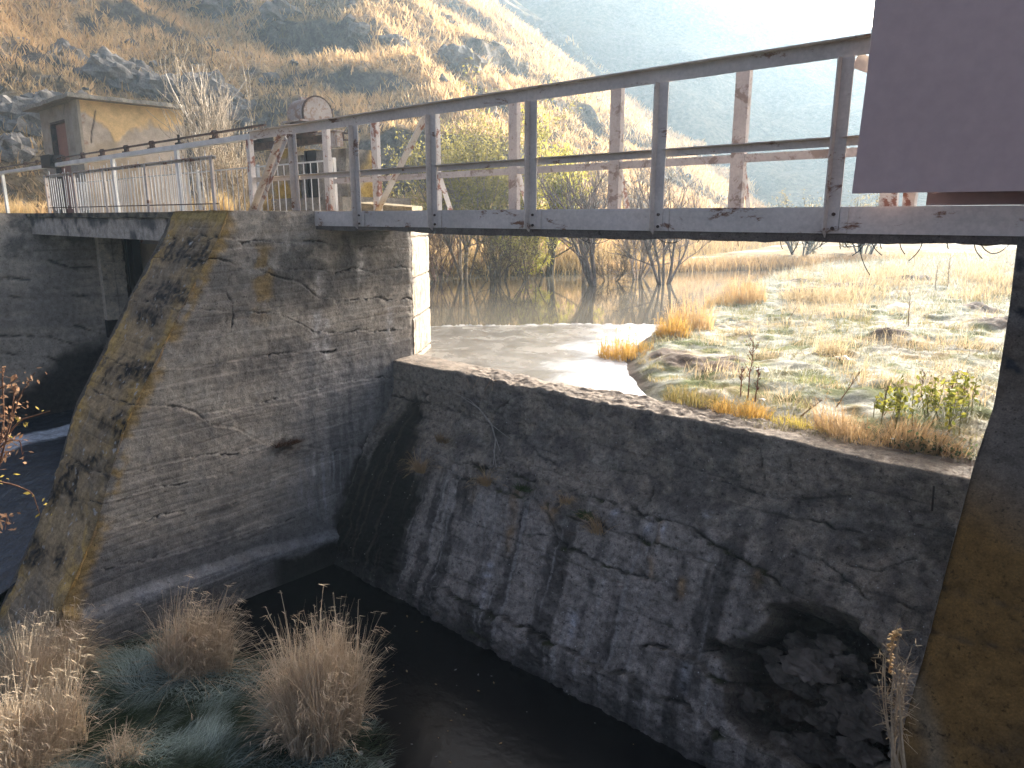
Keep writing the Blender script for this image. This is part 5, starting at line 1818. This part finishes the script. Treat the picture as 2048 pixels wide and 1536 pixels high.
for k in range(82):
    if k < 36:
        u_, v_ = rng.uniform(1420, 2000), rng.uniform(600, 810)
    else:
        u_, v_ = rng.uniform(1560, 2020), rng.uniform(528, 610)
    p = gpt(u_, v_)
    z_, s_ = pasture_z(np.array([p[0]]), np.array([p[1]]))
    if s_[0] < 0.5:
        continue
    far = v_ < 610
    tuft('small_grass_clump', 'small tan dry grass clump scattered over the frosty pasture', p, rng.uniform(0.12, 0.4) if not far else rng.uniform(0.35, 0.8), rng.uniform(.15, .4) * (2.2 if far else 1), rng.uniform(.1, .3) * (2 if far else 1), 90 if not far else 150, (0.40, 0.31, 0.18), (0.56, 0.45, 0.28), 0.3, 0.008 if not far else 0.014, None, False, 'small scattered pasture grass', 'grass clump', 0.35)

EDGE_T = [(-3.95, 6.75), (-4.25, 7.05), (-4.6, 7.3), (-4.85, 7.75), (-5.2, 8.1), (-5.5, 8.45), (-5.75, 8.95), (-6.15, 9.9), (-4.3, 7.4), (-4.9, 8.3), (-6.6, 11.2), (-3.75, 6.8)]
for ex, ey in EDGE_T:
    ex2, ey2 = ex + rng.uniform(0.1, 0.3), ey + rng.uniform(-0.05, 0.1)
    z_, _s = pasture_z(np.array([ex2]), np.array([ey2]))
    tuft('bank_tuft', 'low tan and green grass tuft on the dark soil edge beside the ice', (ex2, ey2, z_[0]), rng.uniform(0.10, 0.2), rng.uniform(.08, .2), rng.uniform(.06, .14), 130, (0.20, 0.17, 0.06), (0.48, 0.36, 0.16), 0.4, 0.006, None, False, 'tufts along the ice edge', 'grass tuft', 0.4)

# short frosted grass over the pasture
n = 120000
yy = 6.5 + 34 * rng.uniform(0, 1, n) ** 1.8
xx = rng.uniform(-11, 1.0, n)
zz_, ss_ = pasture_z(xx, yy)
B = np.stack([xx, yy, zz_], -1)
k_ = (ss_ > 0.15) & (fbm(B * [1, 1, 0], 4, sc=1.1, off=44) > -0.25)
B = B[k_]
yy = yy[k_]
n = len(B)
f1 = fbm(B * [1, 1, 0], 4, sc=0.9, off=2)
cc = rcol(n, (0.15, 0.17, 0.06), (0.34, 0.28, 0.15))
cc = mix(cc, np.array([0.52, 0.52, 0.47]), np.clip(sst(-0.2, 0.3, f1 + 0.03 * (yy - 9)), 0, 1) * rng.uniform(0.2, 0.95, n))
cc = mix(cc, np.array([0.22, 0.26, 0.05]), sst(0.25, 0.4, fbm(B * [1, 1, 0], 3, sc=0.7, off=71)) * sst(14, 8, yy) * 0.6)
sc_ = 0.7 + 0.05 * (yy - 6)
mb = MB()
blades(mb, B - [0, 0, 0.01], rng.uniform(0.03, 0.14, n) * sc_ * (0.6 + 0.9 * sst(-0.2, 0.5, fbm(B * [1, 1, 0], 3, sc=2.5, off=91))), rng.uniform(0.01, 0.10, n) * sc_, rng.uniform(0, 6.28, n), rng.uniform(0.006, 0.012, n) * sc_, cc, rng.uniform(0.0, 0.05, n), 2)
tag(mb.build('pasture_grass', M['grass']), 'short frosted grass covering the pasture', 'grass', kind='stuff')

# dry upright stalks
ST = [(1495, 800, 680, 'tall red brown dock stalk beside the golden clump'), (1482, 790, 735, 'short red brown dock stalk beside the tall one'), (1510, 800, 735, 'second short dock stalk at the tall one'), (1670, 815, 735, 'leaning bare stalk in front of the white scrap'), (1600, 830, 790, 'low slanting dead stalk behind the crest'), (1815, 655, 590, 'tall lone weed stalk in the frosty middle ground'), (1575, 640, 615, 'dark bent stalk on the frosty slope'), (1895, 580, 510, 'tall bare sapling stalk near the far edge'), (1870, 580, 530, 'shorter sapling stalk near the far edge'), (1840, 800, 740, 'brown stalk among the green weeds'), (1900, 800, 745, 'brown stalk right of the green weeds'), (1765, 820, 760, 'thin stalk left of the green weeds'), (1930, 780, 735, 'stalk close to the abutment edge')]
for k, (u_, v0, v1, lab) in enumerate(ST):
    p = gpt(u_, v0)
    dist = p @ _fw
    h_ = (v0 - v1) * dist / 1440.0
    le = {3: 0.45, 4: 0.9, 6: 0.5}.get(k, rng.uniform(-0.06, 0.06))
    tt = np.linspace(0, 1, 9)
    pts = np.stack([p[0] + le * h_ * tt, p[1] + 0.3 * le * h_ * tt, p[2] - 0.02 + h_ * tt], -1) + np.cumsum(rng.normal(0, 0.006, (9, 3)), 0) * h_
    mb = MB()
    cst = (0.26, 0.13, 0.085) if k < 3 else (0.24, 0.16, 0.10)
    mb.tube(pts, np.linspace(0.006, 0.002, 9) * (1 + dist / 20), 4, cst)
    for q in range(14 if k < 12 else 6):
        t_ = rng.uniform(0.35, 1)
        b_ = np.array([np.interp(t_, tt, pts[:, d_]) for d_ in range(3)])
        a_ = rng.uniform(0, 6.28)
        e_ = b_ + np.array([math.cos(a_) * .06, math.sin(a_) * .06, 0.09]) * rng.uniform(0.4, 1.2) * (h_ / 0.5)
        mb.tube([b_, e_], [0.003, 0.0015], 3, cst, cap=False)
        if k < 3:
            for r_ in range(3):
                blob(mb, b_ + (e_ - b_) * rng.uniform(0.2, 1), 0.008, cst, q)
    tag(mb.build('dry_stalk', M['bark']), lab, 'weed stalk', 'dry stalks in the pasture')


def leaf_quads(mb, pts, size, ca, cb, ratio=0.45, down=0.0):
    n = len(pts)
    d1 = rng.normal(0, 1, (n, 3))
    d1[:, 2] -= down
    d1 /= np.linalg.norm(d1, axis=1)[:, None]
    d2 = np.cross(d1, rng.normal(0, 1, (n, 3)))
    d2 /= np.linalg.norm(d2, axis=1)[:, None] + 1e-9
    s = (size * rng.uniform(0.6, 1.3, n))[:, None]
    A = pts
    V = np.stack([A, A + d1 * s * 0.5 + d2 * s * ratio * 0.5, A + d1 * s, A + d1 * s * 0.5 - d2 * s * ratio * 0.5], 1)
    mb.add(V.reshape(-1, 3), np.arange(4 * n).reshape(-1, 4), np.repeat(rcol(n, ca, cb, 0.2), 4, 0))


GW = [(1800, 850, .34, 'yellow green leafy weed left of the group by the abutment'), (1850, 835, .38, 'taller yellow green leafy weed in the middle of the group'), (1905, 860, .42, 'large yellow green leafy weed next to the abutment'), (1935, 825, .34, 'yellow green leafy weed half hidden by the abutment'), (1760, 830, .25, 'low yellow green weed at the edge of the brown grass')]
for u_, v_, h_, lab in GW:
    p = gpt(u_, v_)
    root = thing('leafy_weed', lab, 'weed', p, 'green leafy weeds by the abutment')
    st, lf = MB(), MB()
    for k in range(5):
        a_ = rng.uniform(0, 6.28)
        q = p + np.array([math.cos(a_), math.sin(a_), 0]) * rng.uniform(0, 0.18)
        e = q + np.array([rng.normal(0, .05), rng.normal(0, .05), h_ * rng.uniform(.7, 1.1)])
        st.tube([q - [0, 0, .03], (q + e) / 2 + rng.normal(0, .015, 3), e], [0.004, 0.003, 0.002], 4, (0.14, 0.13, 0.05))
        t_ = rng.uniform(0.3, 1.05, 26)[:, None]
        leaf_quads(lf, q + (e - q) * t_ + rng.normal(0, 0.018, (26, 3)), 0.055, (0.13, 0.15, 0.03), (0.30, 0.28, 0.05), 0.5)
    st.build('stem', M['bark'], root, smooth=True)
    lf.build('leaves', M['leaf'], root)['kind'] = 'stuff'
p = gpt(1860, 905)
root = thing('leafy_weed', 'dark grey green creeping weed at the foot of the abutment grass', 'weed', p, 'green leafy weeds by the abutment')
lf = MB()
pp2 = p + rng.normal(0, 1, (420, 3)) * [0.17, 0.07, 0.04] + [0, 0, 0.05]
leaf_quads(lf, pp2, 0.04, (0.05, 0.07, 0.03), (0.11, 0.14, 0.07), 0.5)
lf.build('leaves', M['leaf'], root)['kind'] = 'stuff'

# plastic scraps on the grass
def scrap(u, v, s, lab, col=(0.75, 0.77, 0.78)):
    p = gpt(u, v)
    a, b = np.meshgrid(np.linspace(-1, 1, 9), np.linspace(-1, 1, 9), indexing='ij')
    P = np.stack([p[0] + a * s, p[1] + b * s * 0.6, p[2] + 0.01 + 0 * a], -1)
    P[..., 2] += s * (0.5 * np.exp(-(a * a + b * b) * 1.2) + 0.45 * np.abs(fbm(P, 4, sc=1.2 / s, off=u)))
    P[..., :2] += 0.25 * s * fbm(P, 3, sc=1 / s)[..., None]
    mb = MB()
    mb.grid(P, col)
    tag(mb.build('plastic_scrap', M['litter'], smooth=True), lab, 'litter', 'plastic litter in the pasture')


scrap(1920, 748, 0.07, 'crumpled white plastic bag caught above the green weeds')
scrap(1523, 745, 0.08, 'flat white plastic scrap beside the dock stalk')
scrap(1685, 722, 0.09, 'grey plastic sheet lying in the middle of the grass', (0.45, 0.45, 0.47))
scrap(1733, 675, 0.06, 'pale blue plastic scrap on the frost', (0.4, 0.58, 0.66))
scrap(1524, 802, 0.035, 'small white plastic cup lid beside the golden grass', (0.8, 0.8, 0.76))

# ------------------------------------------------------------------ trees and shrubs
def grow(seed, base, stems, h, spread, levels=3, kids=5, r0=0.06, up=0.6, curv=0.25, fan=1.0):
    g = np.random.default_rng(seed)
    out, tips = [], []

    def branch(p, d, l, r, lev):
        k = 5 if lev < levels else 4
        pts = [p]
        dd = d.copy()
        for i in range(k):
            dd = dd + g.normal(0, curv * 0.35, 3) + np.array([0, 0, up * 0.10])
            dd /= np.linalg.norm(dd)
            pts.append(pts[-1] + dd * l / k)
        pts = np.array(pts)
        rr = np.linspace(r, r * 0.45 if lev < levels else r * 0.3, k + 1)
        out.append((pts, rr, lev))
        if lev >= levels:
            tips.append(pts[1:])
            return
        for c in range(kids):
            t = g.uniform(0.28, 1.0)
            i = min(int(t * k), k - 1)
            q = pts[i] + (pts[i + 1] - pts[i]) * (t * k - i)
            nd_ = dd + g.normal(0, 0.55, 3)
            nd_[2] += up * 0.35
            nd_ /= np.linalg.norm(nd_)
            branch(q, nd_, l * g.uniform(0.40, 0.68), max(r * 0.48, 0.006), lev + 1)

    for s in range(stems):
        a = g.uniform(0, 2 * np.pi)
        tilt = g.uniform(0.15, 1.0) * spread
        d = np.array([math.cos(a) * tilt * fan, math.sin(a) * tilt, 1.0])
        d /= np.linalg.norm(d)
        branch(np.array(base, float) + np.array([math.cos(a), math.sin(a), 0]) * 0.12 - [0, 0, 0.15], d, h * g.uniform(0.55, 0.8), r0 * g.uniform(0.7, 1.1), 1)
    return out, tips


def tree(name, label, cat, u, v, seed, stems, h, spread, bark, leafc=None, nleaf=0, leafs=0.09, levels=3, kids=5, r0=0.06, up=0.6, group=None, z0=-1.8, base=None, down=0.0, curv=0.25):
    if base is None:
        base = onZ(u, v, z0)
        zz2, _c = hill_z(np.array([[base[0]]]), np.array([[base[1]]]))
        base[2] = max(zz2[0, 0], -2.0)
    root = thing(name, label, cat, base, group)
    br_, tips = grow(seed, base, stems, h, spread, levels, kids, r0, up, curv)
    tr, tw = MB(), MB()
    for pts, rr, lev in br_:
        c = np.asarray(bark) * rng.uniform(0.8, 1.2)
        (tr if lev < levels else tw).tube(pts, np.maximum(rr, 0.006), 6 if lev == 1 else 4 if lev < levels else 3, c, cap=False)
    tr.build('trunk', M['bark'], root, smooth=True)
    tw.build('twigs', M['bark'], root, smooth=True)['kind'] = 'stuff'
    if nleaf:
        T = np.vstack(tips)
        i = rng.integers(0, len(T), nleaf)
        lf = MB()
        leaf_quads(lf, T[i] + rng.normal(0, 0.10, (nleaf, 3)), leafs, leafc[0], leafc[1], 0.45, down)
        lf.build('crown', M['leaf'], root)['kind'] = 'stuff'
    return root


TG = 'trees on the far bank'
OLIVE = ((0.24, 0.22, 0.07), (0.42, 0.36, 0.12))
YEL = ((0.38, 0.36, 0.06), (0.60, 0.54, 0.12))
tree('willow_tree', 'olive green many stemmed willow behind the left bridge posts', 'willow', 930, 546, 21, 8, 5.0, 0.62, (0.27, 0.225, 0.175), OLIVE, 10000, 0.11, 3, 6, 0.045, 0.75, TG)
tree('willow_tree', 'second olive willow with sparse leaves, right of the many stemmed one', 'willow', 1000, 546, 22, 5, 4.4, 0.6, (0.27, 0.225, 0.175), OLIVE, 7000, 0.11, 3, 6, 0.042, 0.75, TG)
tree('willow_tree', 'bright yellow leaved willow on the far bank', 'willow', 1095, 540, 23, 5, 4.2, 0.45, (0.11, 0.09, 0.06), YEL, 13000, 0.12, 3, 6, 0.07, 0.7, TG, down=0.6)
tree('bare_tree', 'bare greyish pink tree with one leaning trunk at the water', 'tree', 1172, 547, 24, 3, 3.3, 0.45, (0.34, 0.28, 0.24), None, 0, 0.08, 4, 5, 0.05, 0.7, TG)
tree('bare_tree', 'bare bush like tree fanning out from the water edge', 'tree', 1275, 545, 25, 13, 3.4, 0.85, (0.34, 0.28, 0.24), None, 0, 0.08, 3, 7, 0.035, 0.5, TG)
tree('bare_tree', 'leafless reddish tree standing behind the yellow willow', 'tree', 1195, 530, 26, 6, 3.6, 0.6, (0.20, 0.15, 0.13), None, 0, 0.08, 3, 7, 0.06, 0.7, TG, z0=-1.4)
tree('bare_tree', 'leafless pale tree behind the fanning bush tree', 'tree', 1330, 528, 27, 6, 3.2, 0.7, (0.20, 0.16, 0.14), None, 0, 0.08, 3, 7, 0.05, 0.7, TG, z0=-1.4)
BGp = 'shrubs on the far bank'
tree('shrub', 'pinkish brown shrub right beside the lit pier edge', 'shrub', 880, 548, 31, 9, 2.0, 0.9, (0.22, 0.15, 0.12), ((0.30, 0.20, 0.13), (0.42, 0.28, 0.18)), 1500, 0.07, 3, 5, 0.03, 0.6, BGp)
tree('shrub', 'low tan shrub under the olive willow', 'shrub', 985, 552, 32, 9, 1.5, 0.9, (0.20, 0.15, 0.10), ((0.30, 0.23, 0.10), (0.44, 0.34, 0.16)), 1500, 0.07, 3, 5, 0.025, 0.6, BGp)
tree('shrub', 'low yellowish shrub under the yellow willow', 'shrub', 1060, 550, 33, 8, 1.7, 0.9, (0.18, 0.14, 0.09), ((0.32, 0.28, 0.08), (0.48, 0.42, 0.14)), 1700, 0.07, 3, 5, 0.025, 0.6, BGp)
tree('shrub', 'dull brown shrub between the bare trees at the water', 'shrub', 1222, 549, 34, 8, 1.1, 1.0, (0.18, 0.14, 0.10), ((0.28, 0.2, 0.11), (0.38, 0.28, 0.16)), 900, 0.07, 3, 5, 0.02, 0.6, BGp)
# far misty trees on the opposite shore
for u_, v_, h_, sd_, lab in [(1600, 526, 2.0, 41, 'hazy tree far across the water, left of the two'), (1725, 522, 2.1, 42, 'hazy wider tree beyond the pasture')]:
    b = onZ(u_, v_, -2.0)
    tree('misty_tree', lab, 'tree', 0, 0, sd_, 7, h_ * 1.3, 0.7, (0.15, 0.13, 0.11), ((0.22, 0.19, 0.10), (0.32, 0.26, 0.14)), 2600, 0.12, 3, 6, 0.06, 0.7, 'misty trees', base=b)
# pale dead shrubs between the gatehouse and the hoist
b = np.array([*onX(425, 412, -17.5)[:2], 0.0])
tree('dead_shrub', 'tall pale leafless shrub growing beside the gatehouse wall', 'shrub', 0, 0, 51, 16, 3.0, 0.32, (0.40, 0.34, 0.26), None, 0, 0.05, 3, 5, 0.028, 0.9, 'dead shrubs by the gatehouse', base=b)
b2 = np.array([*onX(398, 412, -19.0)[:2], 0.0])
tree('dead_shrub', 'whitish dead tree with a few long bare limbs rising above the gatehouse roof line', 'shrub', 0, 0, 53, 4, 4.2, 0.28, (0.46, 0.42, 0.36), None, 0, 0.05, 2, 5, 0.05, 0.9, 'dead shrubs by the gatehouse', base=b2)
b3 = np.array([*onX(462, 412, -15.5)[:2], 0.0])
tree('dead_shrub', 'lower tan dead shrub closest to the bridge end post', 'shrub', 0, 0, 54, 12, 1.7, 0.5, (0.36, 0.29, 0.20), None, 0, 0.05, 3, 5, 0.02, 0.8, 'dead shrubs by the gatehouse', base=b3)
mb = MB()
mb.box(-23, -14.0, 6.46, 9.8, -5.5, 0.0, (0.13, 0.11, 0.07))
structure(mb.build('left_bank', M['soil']))
for u_, yb_, h_, rr_, lab in [(440, 6.7, .62, .22, 'bright golden grass tuft at the near end of the low balustrade'), (520, 6.9, .5, .2, 'golden grass tuft behind the diagonal brace foot'), (30, 6.9, .8, .5, 'golden grass behind the far left end of the shaft')]:
    p = onY(u_, 415, yb_)
    p[2] = 0.06
    tuft('grass_clump', lab, p, h_, rr_, rr_, 420, (0.48, 0.34, 0.15), (0.62, 0.48, 0.26), 0.2, 0.012, None, True, 'golden tufts by the walkway', 'grass clump', 0.25)

# brown leaved shrub reaching in at the left edge
root = thing('leafy_shrub', 'shrub with curled brown and yellow leaves reaching in at the left edge', 'shrub', (-4.1, 0.45, -4.4))
st, lf = MB(), MB()
tw_ends = [[(-60, 1200), (-20, 1000), (20, 850), (40, 790), (70, 745)], [(-60, 1150), (-20, 960), (8, 850), (5, 760), (5, 735)], [(-60, 1050), (-10, 900), (40, 840), (75, 830), (100, 822)], [(-60, 1020), (-20, 960), (30, 970), (65, 985), (80, 1030)], [(-60, 1000), (-20, 900), (10, 870), (25, 820), (30, 770)], [(-60, 1100), (-20, 1010), (0, 1040), (15, 1030), (10, 1060)], [(-60, 1080), (-25, 920), (15, 880), (40, 880), (45, 910)], [(-60, 1000), (-25, 830), (-5, 780), (15, 770), (35, 755)], [(-60, 1060), (-30, 930), (0, 930), (12, 905), (30, 900)]]
for k, pl in enumerate(tw_ends):
    dd = 3.35 + 0.12 * (k % 3)
    pts = []
    for u_, v_ in pl:
        d = ray(u_, v_)
        pts.append(d / (d @ _fh) * dd)
    pts = np.vstack([[(-4.1, 0.45, -4.4)], pts])
    tt = np.linspace(0, len(pts) - 1, 26)
    sp = np.stack([np.interp(tt, np.arange(len(pts)), pts[:, q]) for q in range(3)], -1)
    kk = np.ones(3) / 3
    for q in range(3):
        sp[1:-1, q] = np.convolve(sp[:, q], kk, 'same')[1:-1]
    st.tube(sp, np.linspace(0.008, 0.0018, 26), 5, (0.20, 0.11, 0.07))
    i = rng.integers(9, 26, 60)
    b_ = sp[i] + rng.normal(0, 0.022, (60, 3))
    yel_ = k in (2, 3)
    m_ = 14 if yel_ else 38
    leaf_quads(lf, b_[:m_], 0.034, (0.34, 0.27, 0.05) if yel_ else (0.22, 0.12, 0.07), (0.52, 0.40, 0.10) if yel_ else (0.38, 0.24, 0.14), 0.42, 0.3)
st.build('stems', M['bark'], root, smooth=True)
lf.build('leaves', M['leaf'], root)['kind'] = 'stuff'

# ------------------------------------------------------------------ grass and rocks on the hillside, reeds at the far water edge
n = 120000
hxx = rng.uniform(-72, -13, n)
hyy = 2 + rng.uniform(0, 1, n) ** 1.35 * 95
zz_, cc_ = hill_z(hxx[:, None], hyy[:, None])
zz_, cc_ = zz_[:, 0], cc_[:, 0]
e_ = 0.4
zx, _ = hill_z(hxx[:, None] + e_, hyy[:, None])
zy, _ = hill_z(hxx[:, None], hyy[:, None] + e_)
sl = np.hypot((zx[:, 0] - zz_) / e_, (zy[:, 0] - zz_) / e_)
B = np.stack([hxx, hyy, zz_], -1)
pat = fbm(B, 4, sc=0.16, off=3)
ok = (cc_ > 0.3) & (sl < 1.5 + rng.normal(0, 0.12, n)) & (zz_ < 36) & (rng.uniform(0, 1, n) < 0.9 - 0.5 * sst(0.0, 0.5, pat)) & ~((hxx > -26.5) & (hyy < 11.5) & (cc_ < 2))
B = B[ok]
n = len(B)
d_ = np.hypot(B[:, 0], B[:, 1])
h = rng.uniform(0.18, 0.5, n) * (0.75 + d_ / 90)
cg = rcol(n, (0.53, 0.365, 0.17), (0.74, 0.54, 0.30))
cg = mix(cg, np.array([0.30, 0.22, 0.12]), sst(0.15, 0.55, pat[ok]) * rng.uniform(0, 1, n))
mb = MB()
for rep in range(2):
    blades(mb, B + rng.normal(0, 0.10, (n, 3)) * [1, 1, 0.2], h, h * rng.uniform(0.1, 0.6, n), rng.uniform(0, 6.28, n), 0.05 * (0.6 + d_ / 50) * rng.uniform(0.5, 1.3, n), cg, h * 0.25, 2)
# darker scrub between the grass and on the rock bands
sc_ok = (cc_ > 1.0) & (zz_ < 38) & ~ok & (rng.uniform(0, 1, len(cc_)) < 0.75) & ~((hxx > -27.5) & (hyy < 12) & (cc_ < 3))
Bs = np.stack([hxx, hyy, zz_], -1)[sc_ok]
ns = len(Bs)
for rep in range(2):
    hs = rng.uniform(0.12, 0.5, ns)
    blades(mb, Bs + rng.normal(0, 0.15, (ns, 3)) * [1, 1, 0.1], hs, hs * rng.uniform(0.2, 0.9, ns), rng.uniform(0, 6.28, ns), rng.uniform(0.04, 0.12, ns), rcol(ns, (0.09, 0.075, 0.05), (0.24, 0.18, 0.10), 0.3), hs * 0.2, 2)
tag(mb.build('hill_grass', M['grass']), 'dry golden grass covering the hillside', 'grass', kind='stuff')
n = 9000
ti = rng.uniform(3, len(FOOT) - 3.2, n)
fx = np.interp(ti, np.arange(len(FOOT)), [p[0] for p in FOOT]) + rng.normal(-0.2, 0.5, n)
fy_ = np.interp(ti, np.arange(len(FOOT)), [p[1] for p in FOOT]) + rng.normal(0, 0.5, n)
zz_, cc_ = hill_z(fx[:, None], fy_[:, None])
B = np.stack([fx, fy_, np.maximum(zz_[:, 0], Z_RES - 0.05)], -1)
mb = MB()
h = rng.uniform(0.25, 0.7, n)
blades(mb, B, h, h * rng.uniform(0.05, 0.5, n), rng.uniform(0, 6.28, n), np.full(n, 0.03), rcol(n, (0.30, 0.22, 0.10), (0.52, 0.38, 0.18)), h * 0.2, 2)
tag(mb.build('bank_reeds', M['grass']), 'dry reeds and grass along the far water edge', 'reeds', kind='stuff')
FSL = [(-15.6, 21.5), (-14.6, 23.4), (-13.1, 26.2), (-11.3, 29.0), (-9.6, 33), (-6.5, 40), (-2.5, 49), (3, 58), (11, 68), (40, 90)]
n = 9000
a_ = rng.uniform(0, 1, n)
ti = a_ * 8
bx = np.interp(ti, np.arange(10), [p[0] for p in FSL]) - 0.3 + rng.normal(0, 0.45, n)
by = np.interp(ti, np.arange(10), [p[1] for p in FSL]) + 0.3 + rng.normal(0, 0.45, n)
B = np.stack([bx, by, np.full(n, -2.0)], -1)
h = rng.uniform(0.25, 0.6, n)
mb = MB()
blades(mb, B, h, h * rng.uniform(0.05, 0.3, n), rng.uniform(0, 6.28, n), np.full(n, 0.03), rcol(n, (0.42, 0.28, 0.13), (0.58, 0.42, 0.22)), h * 0.15, 2)
tag(mb.build('far_reeds', M['grass']), 'belt of tan reeds across the far end of the water', 'reeds', kind='stuff')
mb = MB()
FS = [(-15.6, 21.5), (-14.6, 23.4), (-13.1, 26.2), (-11.3, 29.0), (-9.6, 33), (-6.5, 40), (-2.5, 49), (3, 58), (11, 68), (40, 90), (40, 165), (-55, 165), (-49, 146), (-27.5, 73), (-20, 48), (-18, 36), (-17, 28)]
Xr, Yr = np.meshgrid(np.linspace(-60, 40, 190), 20 + 145 * np.linspace(0, 1, 170) ** 1.8, indexing='ij')
Pr = np.stack([Xr, Yr, 0 * Xr], -1)
sr = -sdpoly(Xr, Yr, FS)
Pr[..., 2] = -2.15 + 0.42 * sst(-0.4, 0.8, sr) + 0.25 * sst(0.5, 8, sr) + 0.10 * fbm(Pr, 3, sc=0.3)
mb.grid(Pr, mix(np.tile(np.array([0.30, 0.22, 0.11]), (*Xr.shape, 1)), np.array([0.5, 0.48, 0.42]), sst(0, 0.4, fbm(Pr, 3, sc=0.25))).reshape(-1, 3))
structure(mb.build('far_bank', M['hill'], smooth=True))

ROCKS = [(235, 150, .9, 'leftmost of the three crags above the gatehouse roof'), (262, 150, 1.0, 'largest of the three crags above the gatehouse roof'), (300, 175, .8, 'small rock just right of the three crags above the gatehouse roof'),
         (330, 185, .9, 'rock above the right end of the gatehouse roof'), (420, 195, 1.3, 'big rounded boulder behind the whitish dead tree'), (405, 180, 1.0, 'boulder leaning on the big one behind the dead tree'),
         (215, 140, .9, 'low crag at the left foot of the three above the roof'), (130, 110, .7, 'lone rock high above the left end of the gatehouse roof'), (100, 215, .9, 'rock peeping out over the left eave of the gatehouse'),
         (60, 240, 1.0, 'rock face left of the gatehouse, level with its door'), (30, 300, .8, 'low rock at the left edge above the golden grass'), (460, 205, .9, 'dark rock left of the hoist motor'),
         (545, 165, .5, 'small stone above the hoist motor'), (30, 230, 1.0, 'large grey rock face at the left edge of the photo'), (640, 110, .5, 'small stone in the grass high above the hoist hood'),
         (720, 60, .6, 'small crag near the top middle of the hillside'), (900, 120, 1.0, 'shaded cliff block on the second spur, its left half'), (930, 130, 1.1, 'shaded cliff block on the second spur, its right half'),
         (790, 90, .7, 'rock halfway between the hood and the second spur'), (480, 235, .9, 'rock in shadow right behind the drive shaft end'), (1090, 60, 1.1, 'hazy crag on the third spur, left one'), (1120, 80, 1.2, 'hazy crag on the third spur, right one'),
         (960, 220, .8, 'cliff rock just above the bridge rail at its middle'), (560, 25, .9, 'crag at the top edge left of the gully'), (440, 10, 1.0, 'dark crag cut by the top edge of the photo')]
for k, (u_, v_, r_, lab) in enumerate(ROCKS):
    d = ray(u_, v_)
    d = d / np.hypot(d[0], d[1])
    ts = np.linspace(24, 120, 500)
    pts = d[None] * ts[:, None]
    hz_, _c = hill_z(pts[:, 0:1], pts[:, 1:2])
    hit = np.argmax(hz_[:, 0] > pts[:, 2])
    if hit == 0:
        continue
    mb = MB()
    lat = np.linspace(0, np.pi, 14)
    lon = np.linspace(0, 2 * np.pi, 22, endpoint=False)
    dv = np.array([[(math.sin(a) * math.cos(b), math.sin(a) * math.sin(b), math.cos(a)) for b in lon] for a in lat])
    nr = 1 + 0.5 * fbm(dv, 4, sc=1.3, off=k * 5.1) + 0.25 * np.round(fbm(dv, 2, sc=2.2, off=k * 2.2) * 3) / 3
    P = dv * nr[..., None] * r_ * np.array([1.0, 1.2, 0.9]) + pts[hit] + [0, 0, -0.15 * r_]
    i = np.arange(14 * 22).reshape(14, 22)
    j = np.roll(i, -1, 1)
    q = np.stack([i[:-1], i[1:], j[1:], j[:-1]], -1).reshape(-1, 4)
    mb.add(P.reshape(-1, 3), q, (0.20, 0.185, 0.165))
    tag(mb.build('rock_outcrop', M['rock']), lab, 'rock', 'rocks on the hillside')

# loose angular stones lying in the hillside grass
g = np.random.default_rng(77)
n = 1500
sx_ = g.uniform(-62, -16, n)
sy_ = 3 + g.uniform(0, 1, n) ** 1.3 * 70
sz_, sc2 = hill_z(sx_[:, None], sy_[:, None])
sz_, sc2 = sz_[:, 0], sc2[:, 0]
pt = fbm(np.stack([sx_, sy_, sz_], -1), 3, sc=0.25, off=5)
k_ = (sc2 > 1.5) & (pt > -0.1) & ~((sx_ > -28) & (sy_ < 12.5)) & (sz_ < 34)
oct_ = np.array([(1, 0, 0), (-1, 0, 0), (0, 1, 0), (0, -1, 0), (0, 0, 1), (0, 0, -1), (.7, .7, .3), (-.7, .6, .4), (.6, -.7, .5), (-.6, -.7, .3)], float)
of = [(0, 6, 4), (6, 2, 4), (2, 7, 4), (7, 1, 4), (1, 9, 4), (9, 3, 4), (3, 8, 4), (8, 0, 4), (0, 5, 6), (6, 5, 2), (2, 5, 7), (7, 5, 1), (1, 5, 9), (9, 5, 3), (3, 5, 8), (8, 5, 0)]
mb = MB()
for x_, y_, z_ in zip(sx_[k_], sy_[k_], sz_[k_]):
    r_ = g.uniform(0.12, 0.55) ** 1.3
    V_ = oct_ * g.uniform(0.6, 1.25, (10, 1)) * r_ * np.array([1, 1.2, 0.8]) + [x_, y_, z_ - 0.1 * r_]
    mb.add(V_, of, np.array((0.17, 0.155, 0.135)) * g.uniform(0.6, 1.4))
tag(mb.build('scree', M['rock']), 'loose grey stones scattered through the hillside grass', 'stones', kind='stuff')
